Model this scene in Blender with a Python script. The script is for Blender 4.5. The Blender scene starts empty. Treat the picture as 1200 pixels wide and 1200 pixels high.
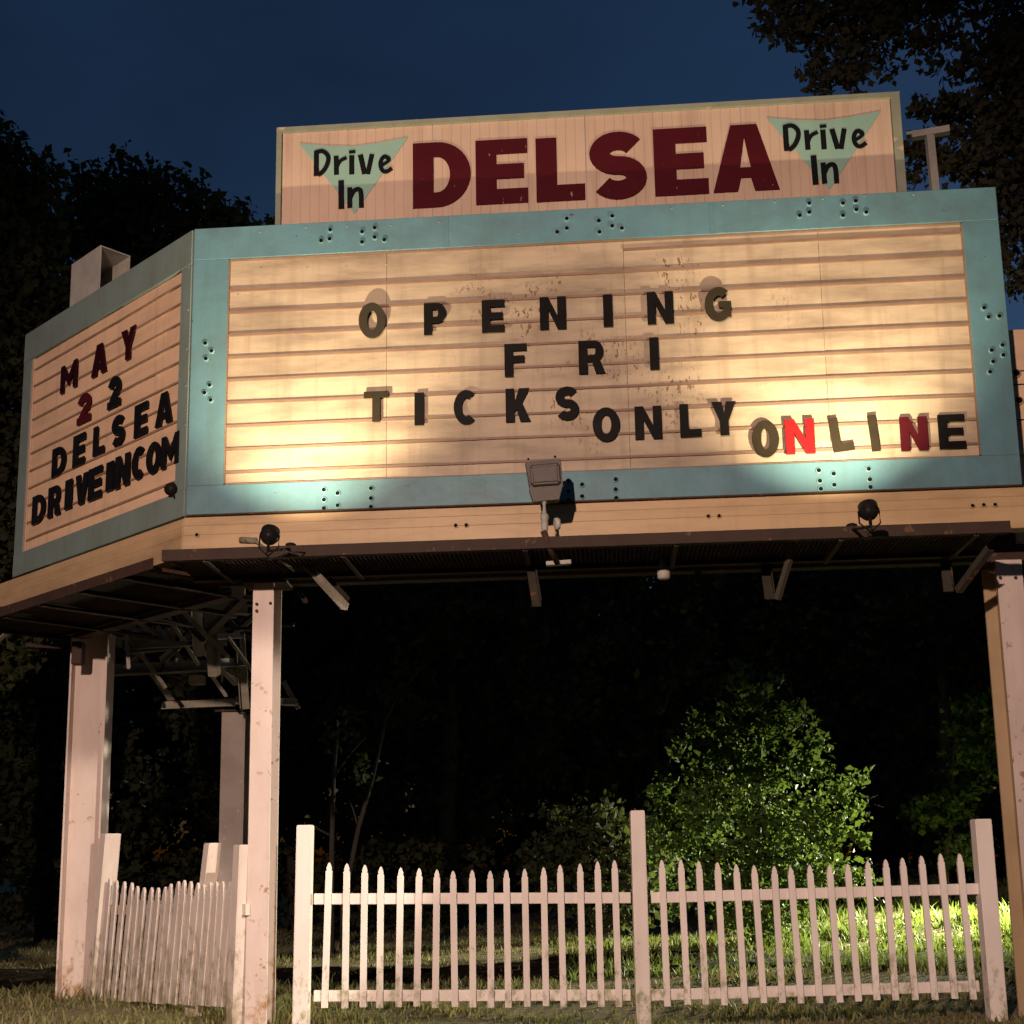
import bpy, bmesh, math, random
import numpy as np
from mathutils import Vector, Matrix
from mathutils.geometry import tessellate_polygon

random.seed(7)
RNG = np.random.default_rng(11)
S = bpy.context.scene
C = S.collection
R_ = math.radians

# ------------------------------------------------------------------ camera
FPX, CX, CY, EYE = 1500.0, 600.0, 744.8, 1.2          # focal length / principal point for a 1200 px frame
PITCH, ROLL = R_(10.17), R_(-0.942)
F = Vector((0, math.cos(PITCH), math.sin(PITCH)))
U0 = Vector((0, -math.sin(PITCH), math.cos(PITCH)))
R0 = Vector((1, 0, 0))
RT = R0 * math.cos(ROLL) + U0 * math.sin(ROLL)
UP = -R0 * math.sin(ROLL) + U0 * math.cos(ROLL)
EYEP = Vector((0, 0, EYE))
cam = bpy.data.cameras.new('camera')
camo = bpy.data.objects.new('camera', cam)
C.objects.link(camo)
m = Matrix.Identity(4)
for i in range(3):
    m[i][0], m[i][1], m[i][2], m[i][3] = RT[i], UP[i], -F[i], EYEP[i]
camo.matrix_world = m
cam.sensor_width = 36.0
cam.lens = 36.0 * FPX / 1200.0
cam.shift_y = (CY - 600.0) / 1200.0
cam.clip_end = 2000.0
S.camera = camo

# ------------------------------------------------------------------ night sky
w = bpy.data.worlds.new('World')
S.world = w
w.use_nodes = True
nt = w.node_tree
sky = nt.nodes.new('ShaderNodeTexSky')
sky.sky_type = 'NISHITA'
sky.sun_disc = False
sky.sun_elevation = R_(0.1)
sky.sun_rotation = R_(60)
sky.ozone_density = 3.1
bg = nt.nodes['Background']
SKY_STRENGTH = 0.15
bg.inputs['Strength'].default_value = SKY_STRENGTH
_tc = nt.nodes.new('ShaderNodeTexCoord')
_mp = nt.nodes.new('ShaderNodeMapping'); _mp.inputs['Scale'].default_value = (1.0, 1.0, 2.2)
_nz = nt.nodes.new('ShaderNodeTexNoise'); _nz.inputs['Scale'].default_value = 3.0; _nz.inputs['Detail'].default_value = 5.0
_mr = nt.nodes.new('ShaderNodeMapRange'); _mr.inputs[1].default_value = 0.3; _mr.inputs[2].default_value = 0.7; _mr.inputs[3].default_value = 0.80; _mr.inputs[4].default_value = 1.25
_mx = nt.nodes.new('ShaderNodeMix'); _mx.data_type = 'RGBA'; _mx.blend_type = 'MULTIPLY'; _mx.inputs[0].default_value = 1.0
nt.links.new(_tc.outputs['Generated'], _mp.inputs[0]); nt.links.new(_mp.outputs[0], _nz.inputs['Vector']); nt.links.new(_nz.outputs['Fac'], _mr.inputs[0])
nt.links.new(sky.outputs[0], _mx.inputs[6]); nt.links.new(_mr.outputs[0], _mx.inputs[7])
nt.links.new(_mx.outputs[2], bg.inputs[0])

S.view_settings.view_transform = 'Standard'
S.view_settings.look = 'None'
S.view_settings.exposure = 0.0
S.view_settings.gamma = 1.0

SIGN_LAMP_W = 520.0
STREET_W = 7000.0
SIDE_W = 8500.0
BUSH_W = 27000.0

# ------------------------------------------------------------------ pixel -> place helpers
def ray(x, y):
    return RT * ((x - CX) / FPX) - UP * ((y - CY) / FPX) + F
def atz(x, y, z):
    d = ray(x, y)
    return EYEP + d * ((z - EYE) / d.z)
def aty(x, y, Y):
    d = ray(x, y)
    return EYEP + d * (Y / d.y)

class Face:
    """A vertical plane of the sign: u runs right, z up, w out towards the viewer."""
    def __init__(s, o, yaw):
        s.o = Vector((o[0], o[1], 0))
        s.r = Vector((math.cos(yaw), -math.sin(yaw), 0))
        s.n = Vector((-math.sin(yaw), -math.cos(yaw), 0))
    def uz(s, x, y, w=0.0):
        d = ray(x, y)
        t = (s.o + s.n * w - EYEP).dot(s.n) / d.dot(s.n)
        p = EYEP + d * t
        return (p - s.o).dot(s.r), p.z
    def pt(s, u, z, w=0.0):
        return s.o + s.r * u + s.n * w + Vector((0, 0, z))
    def mat(s, u, z, w=0.0):
        m = Matrix.Identity(4)
        p = s.pt(u, z, w)
        for i in range(3):
            m[i][0], m[i][1], m[i][2], m[i][3] = s.r[i], (0, 0, 1)[i], s.n[i], p[i]
        return m

FR = Face((0, 9.6), R_(4.13))
_c = FR.uz(227, 270)
_b = FR.uz(222, 605)
UL = (_c[0] + _b[0]) / 2
LF = Face(FR.pt(UL, 0)[:2], R_(43.5))

# ------------------------------------------------------------------ object helpers
WLOC = {}
def empty(name, loc, label, cat, group=None):
    o = bpy.data.objects.new(name, None)
    o.empty_display_size = 0.2
    C.objects.link(o)
    o.location = loc
    WLOC[o] = Vector(loc)
    tag(o, label, cat, group)
    return o
def tag(o, label=None, cat=None, group=None, kind=None):
    if label: o['label'] = label
    if cat: o['category'] = cat
    if group: o['group'] = group
    if kind: o['kind'] = kind
    return o
def link(name, me, mat, parent=None, loc=None):
    o = bpy.data.objects.new(name, me)
    C.objects.link(o)
    if mat is not None and not me.materials:
        me.materials.append(mat)
    loc = Vector(loc) if loc is not None else Vector((0, 0, 0))
    WLOC[o] = loc
    if parent is not None:
        o.parent = parent
        o.location = loc - WLOC[parent]
    else:
        o.location = loc
    return o
def build(name, bm, mat, parent=None, smooth=False, base=False):
    """bmesh in world coordinates -> one mesh object with its origin at its own middle (or base)."""
    bmesh.ops.recalc_face_normals(bm, faces=bm.faces)
    lo = Vector((1e9,) * 3); hi = Vector((-1e9,) * 3)
    for v in bm.verts:
        for i in range(3):
            lo[i] = min(lo[i], v.co[i]); hi[i] = max(hi[i], v.co[i])
    c = (lo + hi) / 2
    if base: c.z = lo.z
    for v in bm.verts: v.co -= c
    me = bpy.data.meshes.new(name)
    bm.to_mesh(me); bm.free()
    if smooth:
        for p in me.polygons: p.use_smooth = True
    return link(name, me, mat, parent, c)
def hexa(bm, p):
    """eight corners: bottom loop 0-3, top loop 4-7"""
    v = [bm.verts.new(q) for q in p]
    for f in ((3, 2, 1, 0), (4, 5, 6, 7), (0, 1, 5, 4), (1, 2, 6, 5), (2, 3, 7, 6), (3, 0, 4, 7)):
        bm.faces.new([v[i] for i in f])
def fbox(bm, fc, u0, u1, z0, z1, w0, w1):
    hexa(bm, [fc.pt(u0, z0, w1), fc.pt(u1, z0, w1), fc.pt(u1, z0, w0), fc.pt(u0, z0, w0),
              fc.pt(u0, z1, w1), fc.pt(u1, z1, w1), fc.pt(u1, z1, w0), fc.pt(u0, z1, w0)])
def fpart(name, fc, u0, u1, z0, z1, w0, w1, mat, parent=None, bev=0.0):
    bm = bmesh.new()
    fbox(bm, fc, u0, u1, z0, z1, w0, w1)
    if bev:
        bmesh.ops.bevel(bm, geom=list(bm.edges), offset=bev, segments=1, affect='EDGES')
    return build(name, bm, mat, parent)
def bar(bm, a, b, wd, hg, up=Vector((0, 0, 1))):
    a = Vector(a); b = Vector(b)
    d = (b - a).normalized()
    s = d.cross(up)
    if s.length < 1e-4: s = d.cross(Vector((0, 1, 0)))
    s.normalize()
    t = s.cross(d).normalized()
    s *= wd / 2; t *= hg / 2
    hexa(bm, [a - s - t, a + s - t, a + s + t, a - s + t, b - s - t, b + s - t, b + s + t, b - s + t])
def angle_iron(bm, a, b, leg, th, up=Vector((0, 0, 1))):
    a = Vector(a); b = Vector(b)
    d = (b - a).normalized()
    s = d.cross(up)
    if s.length < 1e-4: s = d.cross(Vector((0, 1, 0)))
    s.normalize(); t = s.cross(d).normalized()
    prof = [(0, 0), (leg, 0), (leg, th), (th, th), (th, leg), (0, leg)]
    A = [bm.verts.new(a + s * x + t * y) for x, y in prof]
    B = [bm.verts.new(b + s * x + t * y) for x, y in prof]
    for i in range(6):
        bm.faces.new((A[i], A[(i + 1) % 6], B[(i + 1) % 6], B[i]))
    bm.faces.new(A[::-1]); bm.faces.new(B)
def tube(bm, pts, rad, n=8, cap=True):
    pts = [Vector(p) for p in pts]
    rings = []
    ref = Vector((0.31, 0.2, 0.93))
    for i, p in enumerate(pts):
        d = (pts[min(i + 1, len(pts) - 1)] - pts[max(i - 1, 0)]).normalized()
        a = d.cross(ref)
        if a.length < 1e-3: a = d.cross(Vector((1, 0, 0)))
        a.normalize(); b = d.cross(a)
        r = rad[i] if hasattr(rad, '__len__') else rad
        rings.append([bm.verts.new(p + (a * math.cos(t) + b * math.sin(t)) * r)
                      for t in [2 * math.pi * k / n for k in range(n)]])
    for A, B in zip(rings, rings[1:]):
        for k in range(n):
            bm.faces.new((A[k], A[(k + 1) % n], B[(k + 1) % n], B[k]))
    if cap:
        bm.faces.new(rings[0][::-1]); bm.faces.new(rings[-1])
def lathe(bm, o, axis, prof, n=20):
    """prof: (distance along axis, radius)"""
    axis = Vector(axis).normalized(); o = Vector(o)
    a = axis.cross(Vector((0, 0, 1)))
    if a.length < 1e-3: a = Vector((1, 0, 0))
    a.normalize(); b = axis.cross(a)
    rings = []
    for h, r in prof:
        rings.append([bm.verts.new(o + axis * h + (a * math.cos(t) + b * math.sin(t)) * max(r, 1e-4))
                      for t in [2 * math.pi * k / n for k in range(n)]])
    for A, B in zip(rings, rings[1:]):
        for k in range(n):
            bm.faces.new((A[k], A[(k + 1) % n], B[(k + 1) % n], B[k]))
    bm.faces.new(rings[0][::-1]); bm.faces.new(rings[-1])

# ------------------------------------------------------------------ materials
def N(t, ty, **kw):
    n = t.nodes.new(ty)
    for k, v in kw.items(): setattr(n, k, v)
    return n
def mixc(t, fac, a, b, blend='MIX'):
    n = N(t, 'ShaderNodeMix', data_type='RGBA', blend_type=blend)
    for sock, v in ((n.inputs[0], fac), (n.inputs[6], a), (n.inputs[7], b)):
        if hasattr(v, 'links'): t.links.new(v, sock)
        elif isinstance(v, (tuple, list)): sock.default_value = (*v, 1.0)
        else: sock.default_value = v
    return n.outputs[2]
def ramp(t, v, lo, hi):
    n = N(t, 'ShaderNodeMapRange')
    n.inputs[1].default_value = lo; n.inputs[2].default_value = hi
    t.links.new(v, n.inputs[0])
    return n.outputs[0]
def noise(t, scale, detail=4.0, rough=0.55, stretch=(1, 1, 1), coord='Object', dist=0.0):
    tc = N(t, 'ShaderNodeTexCoord')
    geo = None
    if coord == 'World':
        geo = N(t, 'ShaderNodeNewGeometry')
        src = geo.outputs['Position']
    else:
        src = tc.outputs[coord]
    mp = N(t, 'ShaderNodeMapping')
    mp.inputs['Scale'].default_value = stretch
    t.links.new(src, mp.inputs[0])
    n = N(t, 'ShaderNodeTexNoise')
    n.inputs['Scale'].default_value = scale
    n.inputs['Detail'].default_value = detail
    n.inputs['Roughness'].default_value = rough
    n.inputs['Distortion'].default_value = dist
    t.links.new(mp.outputs[0], n.inputs['Vector'])
    return n.outputs['Fac']
def worn(name, col, dirt=(0.12, 0.09, 0.06), amt=0.35, scale=3.0, stretch=(1, 1, 1), rough=0.55,
         fleck=None, fleck_at=0.68, fleck_scale=14.0, fleck_stretch=(1, 1, 1), bump=0.15, vary=0.08, metal=0.0, fleck_mask=None,
         streak=None, streak_amt=0.3, spec=0.3, fleck_center=None, dent=0.0):
    """painted / weathered surface: mottled dirt, rain streaks, flecks of another colour, fine relief"""
    m = bpy.data.materials.new(name); m.use_nodes = True
    t = m.node_tree; b = t.nodes['Principled BSDF']
    n1 = noise(t, scale, 5.0, 0.6, stretch, 'World')
    c = mixc(t, ramp(t, n1, 0.42, 0.78), col, tuple(col[i] * (1 - amt) + dirt[i] * amt for i in range(3)))
    if streak is not None:
        sf = ramp(t, noise(t, 9.0, 3.0, 0.6, (1, 1, 0.06), 'World'), 0.52, 0.75)
        mu = N(t, 'ShaderNodeMath', operation='MULTIPLY'); t.links.new(sf, mu.inputs[0]); mu.inputs[1].default_value = streak_amt
        c = mixc(t, mu.outputs[0], c, streak)
    oi = N(t, 'ShaderNodeObjectInfo')
    if vary:
        hv = N(t, 'ShaderNodeHueSaturation')
        t.links.new(c, hv.inputs['Color'])
        t.links.new(ramp_out(t, oi.outputs['Random'], 1 - vary, 1 + vary), hv.inputs['Value'])
        c = hv.outputs[0]
    if fleck is not None:
        ff = ramp(t, noise(t, fleck_scale, 3.0, 0.65, fleck_stretch, 'World'), fleck_at, fleck_at + 0.03)
        if fleck_mask is not None:
            fm = ramp(t, noise(t, fleck_mask, 2.0, 0.5, (1, 1, 1), 'World'), 0.5, 0.6)
            mu = N(t, 'ShaderNodeMath', operation='MULTIPLY')
            t.links.new(ff, mu.inputs[0]); t.links.new(fm, mu.inputs[1]); ff = mu.outputs[0]
        if fleck_center is not None:
            gp = N(t, 'ShaderNodeNewGeometry'); vd = N(t, 'ShaderNodeVectorMath', operation='DISTANCE')
            t.links.new(gp.outputs['Position'], vd.inputs[0]); vd.inputs[1].default_value = fleck_center[:3]
            mu = N(t, 'ShaderNodeMath', operation='MULTIPLY')
            t.links.new(ff, mu.inputs[0]); t.links.new(ramp(t, vd.outputs['Value'], fleck_center[3], fleck_center[3] * 0.55), mu.inputs[1]); ff = mu.outputs[0]
        c = mixc(t, ff, c, fleck)
    t.links.new(c, b.inputs['Base Color'])
    b.inputs['Roughness'].default_value = rough
    b.inputs['Metallic'].default_value = metal
    b.inputs['Specular IOR Level'].default_value = spec
    if bump:
        bp = N(t, 'ShaderNodeBump'); bp.inputs['Strength'].default_value = bump; bp.inputs['Distance'].default_value = 0.01
        t.links.new(noise(t, scale * 9, 4.0, 0.6, stretch, 'World'), bp.inputs['Height'])
        if dent:
            b2 = N(t, 'ShaderNodeBump'); b2.inputs['Strength'].default_value = dent; b2.inputs['Distance'].default_value = 0.05
            t.links.new(noise(t, 2.6, 2.0, 0.5, (1, 1, 1), 'World'), b2.inputs['Height'])
            t.links.new(b2.outputs[0], bp.inputs['Normal'])
        t.links.new(bp.outputs[0], b.inputs['Normal'])
    return m
def foot_stain(m, col, top, scale, lo, hi):
    """rust or mildew creeping up from the ground, ragged"""
    t = m.node_tree; b = t.nodes['Principled BSDF']
    src = b.inputs['Base Color'].links[0].from_socket
    g = N(t, 'ShaderNodeNewGeometry'); sx = N(t, 'ShaderNodeSeparateXYZ'); t.links.new(g.outputs['Position'], sx.inputs[0])
    hgt = N(t, 'ShaderNodeMapRange'); hgt.inputs[1].default_value = 0.0; hgt.inputs[2].default_value = top
    hgt.inputs[3].default_value = 0.28; hgt.inputs[4].default_value = 0.0
    t.links.new(sx.outputs[2], hgt.inputs[0])
    ad = N(t, 'ShaderNodeMath', operation='ADD'); t.links.new(hgt.outputs[0], ad.inputs[0]); t.links.new(noise(t, scale, 5.0, 0.7, (1, 1, 0.6), 'World'), ad.inputs[1])
    t.links.new(mixc(t, ramp(t, ad.outputs[0], lo, hi), src, col), b.inputs['Base Color'])
def ramp_out(t, v, a, b):
    n = N(t, 'ShaderNodeMapRange')
    n.inputs[3].default_value = a; n.inputs[4].default_value = b
    t.links.new(v, n.inputs[0])
    return n.outputs[0]

M = {}
M['cream'] = worn('cream_panel', (0.46, 0.355, 0.245), (0.19, 0.135, 0.095), 0.9, 2.2, (0.6, 0.6, 2.5), 0.5,
                  fleck=(0.16, 0.09, 0.04), fleck_at=0.575, fleck_scale=22.0, fleck_stretch=(1.7, 1.7, 0.8), fleck_mask=1.9, fleck_center=(0.75, 9.55, 5.7, 1.7), dent=0.12,
                  vary=0.07, streak=(0.22, 0.16, 0.10), streak_amt=0.5)
M['peach'] = worn('peach_panel', (0.74, 0.49, 0.31), (0.40, 0.27, 0.18), 0.5, 2.4, (0.5, 0.5, 2.5), 0.55,
                  vary=0.05, streak=(0.36, 0.27, 0.2), streak_amt=0.35)
M['track'] = worn('letter_track', (0.24, 0.15, 0.10), (0.13, 0.08, 0.06), 0.6, 5.0, (1, 1, 1), 0.5, vary=0.05)
M['trackdark'] = worn('left_letter_track', (0.30, 0.19, 0.12), (0.12, 0.07, 0.05), 0.6, 5.0, (1, 1, 1), 0.5, vary=0.05)
M['teal'] = worn('teal_paint', (0.105, 0.222, 0.262), (0.08, 0.125, 0.135), 0.75, 2.5, (1, 1, 1), 0.45,
                 fleck=(0.07, 0.09, 0.08), fleck_at=0.69, fleck_scale=11.0, fleck_mask=1.3, dent=0.25, vary=0.04, streak=(0.09, 0.17, 0.165), streak_amt=0.5)
M['tealring'] = worn('socket_ring', (0.16, 0.32, 0.34), (0.12, 0.16, 0.15), 0.6, 12.0, (1, 1, 1), 0.45, vary=0.15)  # paler than the frame: highlight on the rims put into the colour
M['teal_old'] = worn('weathered_teal_paint', (0.18, 0.235, 0.215), (0.14, 0.15, 0.12), 0.6, 2.6, (1, 1, 1), 0.55,
                     fleck=(0.33, 0.36, 0.31), fleck_at=0.74, fleck_scale=8.0, vary=0.04, streak=(0.13, 0.13, 0.11), streak_amt=0.4)
M['header'] = worn('header_sheet', (0.54, 0.385, 0.285), (0.35, 0.235, 0.17), 0.6, 1.6, (1, 1, 0.5), 0.55,
                   vary=0.03, streak=(0.32, 0.20, 0.15), streak_amt=0.6)
M['olive'] = worn('olive_trim', (0.25, 0.26, 0.19), (0.16, 0.15, 0.1), 0.5, 6.0, (1, 1, 1), 0.5,
                  fleck=(0.5, 0.36, 0.26), fleck_at=0.6, fleck_scale=2.2, vary=0.05)
M['maroon'] = worn('maroon_paint', (0.062, 0.006, 0.010), (0.035, 0.004, 0.008), 0.5, 3.0, (1, 1, 1), 0.5, vary=0.0, bump=0.05, fleck=(0.30, 0.17, 0.13), fleck_at=0.70, fleck_scale=16.0, fleck_stretch=(1.6, 1.6, 0.5), spec=0.06)
M['blackpaint'] = worn('black_paint', (0.008, 0.008, 0.009), (0.004, 0.004, 0.004), 0.3, 3.0, (1, 1, 1), 0.5, vary=0.0, bump=0.03, spec=0.06)
M['mint'] = worn('mint_paint', (0.25, 0.40, 0.33), (0.20, 0.31, 0.26), 0.5, 3.0, (1, 1, 1), 0.55, vary=0.0, bump=0.05, streak=(0.21, 0.30, 0.25), streak_amt=0.4, spec=0.06)
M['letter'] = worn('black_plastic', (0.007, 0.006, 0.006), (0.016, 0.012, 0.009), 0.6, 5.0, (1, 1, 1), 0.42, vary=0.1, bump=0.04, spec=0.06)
M['letterbrown'] = worn('brown_lit_plastic', (0.030, 0.023, 0.014), (0.016, 0.013, 0.008), 0.6, 6.0, (1, 1, 1), 0.45, vary=0.1, bump=0.04, spec=0.06)  # black letters made browner; lamp reflection on them put into the colour
M['letterred'] = worn('red_plastic', (0.20, 0.008, 0.009), (0.10, 0.005, 0.007), 0.6, 8.0, (1, 1, 1), 0.38, vary=0.0, bump=0.05, spec=0.2)
M['letterdark'] = worn('dark_red_plastic', (0.055, 0.006, 0.009), (0.03, 0.005, 0.008), 0.6, 8.0, (1, 1, 1), 0.4, vary=0.1, bump=0.05, spec=0.06)
M['letterwine'] = worn('wine_plastic', (0.024, 0.003, 0.004), (0.014, 0.003, 0.004), 0.6, 8.0, (1, 1, 1), 0.4, vary=0.1, bump=0.05, spec=0.06)
M['letterruby'] = worn('ruby_plastic', (0.075, 0.005, 0.006), (0.04, 0.004, 0.006), 0.6, 8.0, (1, 1, 1), 0.4, vary=0.1, bump=0.05, spec=0.1)
M['fascia'] = worn('fascia_strip', (0.50, 0.335, 0.18), (0.24, 0.15, 0.08), 0.75, 2.5, (0.4, 0.4, 2), 0.45, vary=0.06, streak=(0.3, 0.2, 0.1), streak_amt=0.25)
M['rust'] = worn('rusty_steel', (0.05, 0.026, 0.017), (0.022, 0.013, 0.009), 0.6, 6.0, (1, 1, 1), 0.7,
                 fleck=(0.11, 0.055, 0.025), fleck_at=0.62, fleck_scale=9.0, vary=0.2, bump=0.5)
M['steel'] = worn('dull_frame_steel', (0.27, 0.245, 0.19), (0.10, 0.08, 0.055), 0.7, 5.0, (1, 1, 1), 0.65,
                  fleck=(0.16, 0.07, 0.03), fleck_at=0.64, fleck_scale=8.0, vary=0.2, bump=0.3)
M['galv'] = worn('pale_steel', (0.42, 0.39, 0.34), (0.2, 0.17, 0.14), 0.6, 5.0, (1, 1, 1), 0.5, vary=0.15)
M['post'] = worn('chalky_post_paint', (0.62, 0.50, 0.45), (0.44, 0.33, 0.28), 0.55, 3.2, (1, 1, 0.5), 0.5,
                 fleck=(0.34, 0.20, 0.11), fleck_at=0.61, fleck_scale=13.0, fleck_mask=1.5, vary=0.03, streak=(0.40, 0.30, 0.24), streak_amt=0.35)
M['posttan'] = worn('tan_flange', (0.42, 0.30, 0.18), (0.26, 0.16, 0.08), 0.6, 3.0, (1, 1, 0.6), 0.6, vary=0.05)  # orange-tan tone for the inner faces of the right post
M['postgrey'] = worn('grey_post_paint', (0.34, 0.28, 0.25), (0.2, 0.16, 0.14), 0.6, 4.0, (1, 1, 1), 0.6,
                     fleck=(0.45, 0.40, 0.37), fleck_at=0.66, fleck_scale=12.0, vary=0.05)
M['vinyl'] = worn('white_fence_vinyl', (0.84, 0.74, 0.68), (0.6, 0.5, 0.43), 0.4, 4.0, (1, 1, 0.6), 0.4, vary=0.05, bump=0.04, streak=(0.6, 0.5, 0.42), streak_amt=0.25)
M['vinylold'] = worn('grimy_fence_vinyl', (0.76, 0.65, 0.58), (0.5, 0.41, 0.34), 0.5, 5.0, (1, 1, 0.6), 0.45, vary=0.07, bump=0.04, streak=(0.5, 0.4, 0.33), streak_amt=0.4)
foot_stain(M['post'], (0.34, 0.19, 0.09), 1.5, 10.0, 0.73, 0.88)
foot_stain(M['vinyl'], (0.34, 0.33, 0.19), 0.9, 12.0, 0.70, 0.86)
foot_stain(M['vinylold'], (0.36, 0.30, 0.20), 1.2, 10.0, 0.66, 0.84)
M['black'] = worn('black_enamel', (0.012, 0.010, 0.010), (0.03, 0.02, 0.015), 0.5, 8.0, (1, 1, 1), 0.4, vary=0.0, bump=0.05, spec=0.06)
M['bronze'] = worn('bronze_housing', (0.105, 0.085, 0.075), (0.055, 0.04, 0.035), 0.6, 5.0, (1, 1, 1), 0.5, vary=0.0, bump=0.1)
M['hole'] = worn('dark_hole', (0.006, 0.006, 0.007), (0.004, 0.004, 0.004), 0.2, 5.0, (1, 1, 1), 0.8, vary=0.0, bump=0.0, spec=0.06)
M['screw'] = worn('pale_screw', (0.25, 0.28, 0.25), (0.16, 0.14, 0.11), 0.5, 20.0, (1, 1, 1), 0.5, vary=0.2, bump=0.0)
M['bark'] = worn('bark', (0.085, 0.066, 0.05), (0.035, 0.026, 0.02), 0.7, 6.0, (1, 1, 0.25), 0.85, vary=0.15, bump=0.8)

def glow(name, col, strength):
    m = bpy.data.materials.new(name); m.use_nodes = True
    b = m.node_tree.nodes['Principled BSDF']
    b.inputs['Base Color'].default_value = (*col, 1)
    b.inputs['Emission Color'].default_value = (*col, 1)
    b.inputs['Emission Strength'].default_value = strength
    return m
M['bulb'] = glow('lit_bulb', (1.0, 0.83, 0.55), 12.0)
M['bulbwhite'] = glow('lit_white_bulb', (1.0, 0.96, 0.85), 12.0)

def leafmat(name, a, b, c):
    m = bpy.data.materials.new(name); m.use_nodes = True
    t = m.node_tree
    for n in list(t.nodes):
        if n.type == 'BSDF_PRINCIPLED': t.nodes.remove(n)
    out = [n for n in t.nodes if n.type == 'OUTPUT_MATERIAL'][0]
    g = N(t, 'ShaderNodeNewGeometry')
    c1 = mixc(t, g.outputs['Random Per Island'], a, b)
    c2 = mixc(t, ramp(t, noise(t, 0.9, 3.0, 0.6, (1, 1, 1), 'World'), 0.4, 0.7), c1, c)
    d = N(t, 'ShaderNodeBsdfPrincipled'); d.inputs['Roughness'].default_value = 0.6
    d.inputs['Specular IOR Level'].default_value = 0.12
    tr = N(t, 'ShaderNodeBsdfTranslucent')
    t.links.new(c2, d.inputs['Base Color'])
    t.links.new(mixc(t, 0.4, c2, (0.12, 0.16, 0.01)), tr.inputs['Color'])
    mx = N(t, 'ShaderNodeMixShader'); mx.inputs[0].default_value = 0.35
    t.links.new(d.outputs[0], mx.inputs[1]); t.links.new(tr.outputs[0], mx.inputs[2])
    t.links.new(mx.outputs[0], out.inputs['Surface'])
    return m
M['leafdark'] = leafmat('dark_leaf', (0.038, 0.048, 0.024), (0.07, 0.076, 0.034), (0.046, 0.046, 0.025))
M['leafolive'] = leafmat('olive_leaf', (0.045, 0.05, 0.025), (0.085, 0.08, 0.036), (0.05, 0.048, 0.025))
M['leafbush'] = leafmat('bush_leaf', (0.05, 0.10, 0.022), (0.10, 0.16, 0.035), (0.06, 0.10, 0.026))
M['leafbrown'] = leafmat('brownish_leaf', (0.075, 0.07, 0.044), (0.13, 0.112, 0.066), (0.07, 0.062, 0.042))
M['greengrass'] = leafmat('green_grass_blade', (0.09, 0.15, 0.03), (0.20, 0.24, 0.06), (0.12, 0.17, 0.04))
M['grass'] = leafmat('grass_blade', (0.14, 0.14, 0.05), (0.34, 0.28, 0.14), (0.20, 0.185, 0.08))

# ------------------------------------------------------------------ ground
def ground_material():
    m = bpy.data.materials.new('lawn_and_soil'); m.use_nodes = True
    t = m.node_tree; b = t.nodes['Principled BSDF']
    a = ramp(t, noise(t, 1.3, 6.0, 0.65, (1, 1, 1), 'World'), 0.4, 0.62)
    c = mixc(t, a, (0.36, 0.28, 0.17), (0.20, 0.19, 0.085))
    c = mixc(t, ramp(t, noise(t, 22.0, 4.0, 0.7, (1, 1, 1), 'World'), 0.45, 0.7), c, (0.075, 0.06, 0.035))
    t.links.new(c, b.inputs['Base Color'])
    b.inputs['Roughness'].default_value = 0.95
    b.inputs['Specular IOR Level'].default_value = 0.1
    bp = N(t, 'ShaderNodeBump'); bp.inputs['Strength'].default_value = 0.9; bp.inputs['Distance'].default_value = 0.05
    t.links.new(noise(t, 14.0, 6.0, 0.7, (1, 1, 1), 'World'), bp.inputs['Height'])
    t.links.new(bp.outputs[0], b.inputs['Normal'])
    return m
def dark_band_material():
    m = bpy.data.materials.new('dark_ground'); m.use_nodes = True
    t = m.node_tree; b = t.nodes['Principled BSDF']
    c = mixc(t, ramp(t, noise(t, 12.0, 5.0, 0.7, (1, 1, 1), 'World'), 0.4, 0.65), (0.016, 0.010, 0.006), (0.042, 0.028, 0.017))
    t.links.new(c, b.inputs['Base Color']); b.inputs['Roughness'].default_value = 1.0
    b.inputs['Specular IOR Level'].default_value = 0.05
    bp = N(t, 'ShaderNodeBump'); bp.inputs['Strength'].default_value = 1.0; bp.inputs['Distance'].default_value = 0.08
    t.links.new(noise(t, 9.0, 6.0, 0.75, (1, 1, 1), 'World'), bp.inputs['Height'])
    t.links.new(bp.outputs[0], b.inputs['Normal'])
    return m
def gz(x, y):
    """gentle unevenness of the lot"""
    k = min(1.0, max(0.0, (y - 3) / 6.0))
    bank = 0.6 * min(1.0, max(0.0, (y - 18.5) / 9.0)) * min(1.0, max(0.0, (x - 2.5) / 2.5))
    return k * (0.035 * math.sin(x * 0.9 + y * 0.35) + 0.025 * math.sin(y * 1.1 - x * 0.4)) - 0.01 + bank
xs = [-600, -200, -80, -40, -25] + [i * 0.6 for i in range(-30, 31)] + [25, 40, 80, 200, 600]
ys = [-300, -80, -30, -10] + [i * 0.6 for i in range(-8, 60)] + [40, 60, 100, 200, 600]
bm = bmesh.new()
gv = [[bm.verts.new((x, y, gz(x, y) if abs(x) < 30 and -6 < y < 40 else -0.01)) for x in xs] for y in ys]
for j in range(len(ys) - 1):
    for i in range(len(xs) - 1):
        bm.faces.new((gv[j][i], gv[j][i + 1], gv[j + 1][i + 1], gv[j + 1][i]))
me = bpy.data.meshes.new('ground'); bm.to_mesh(me); bm.free()
tag(link('ground', me, ground_material()), kind='structure')
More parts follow.
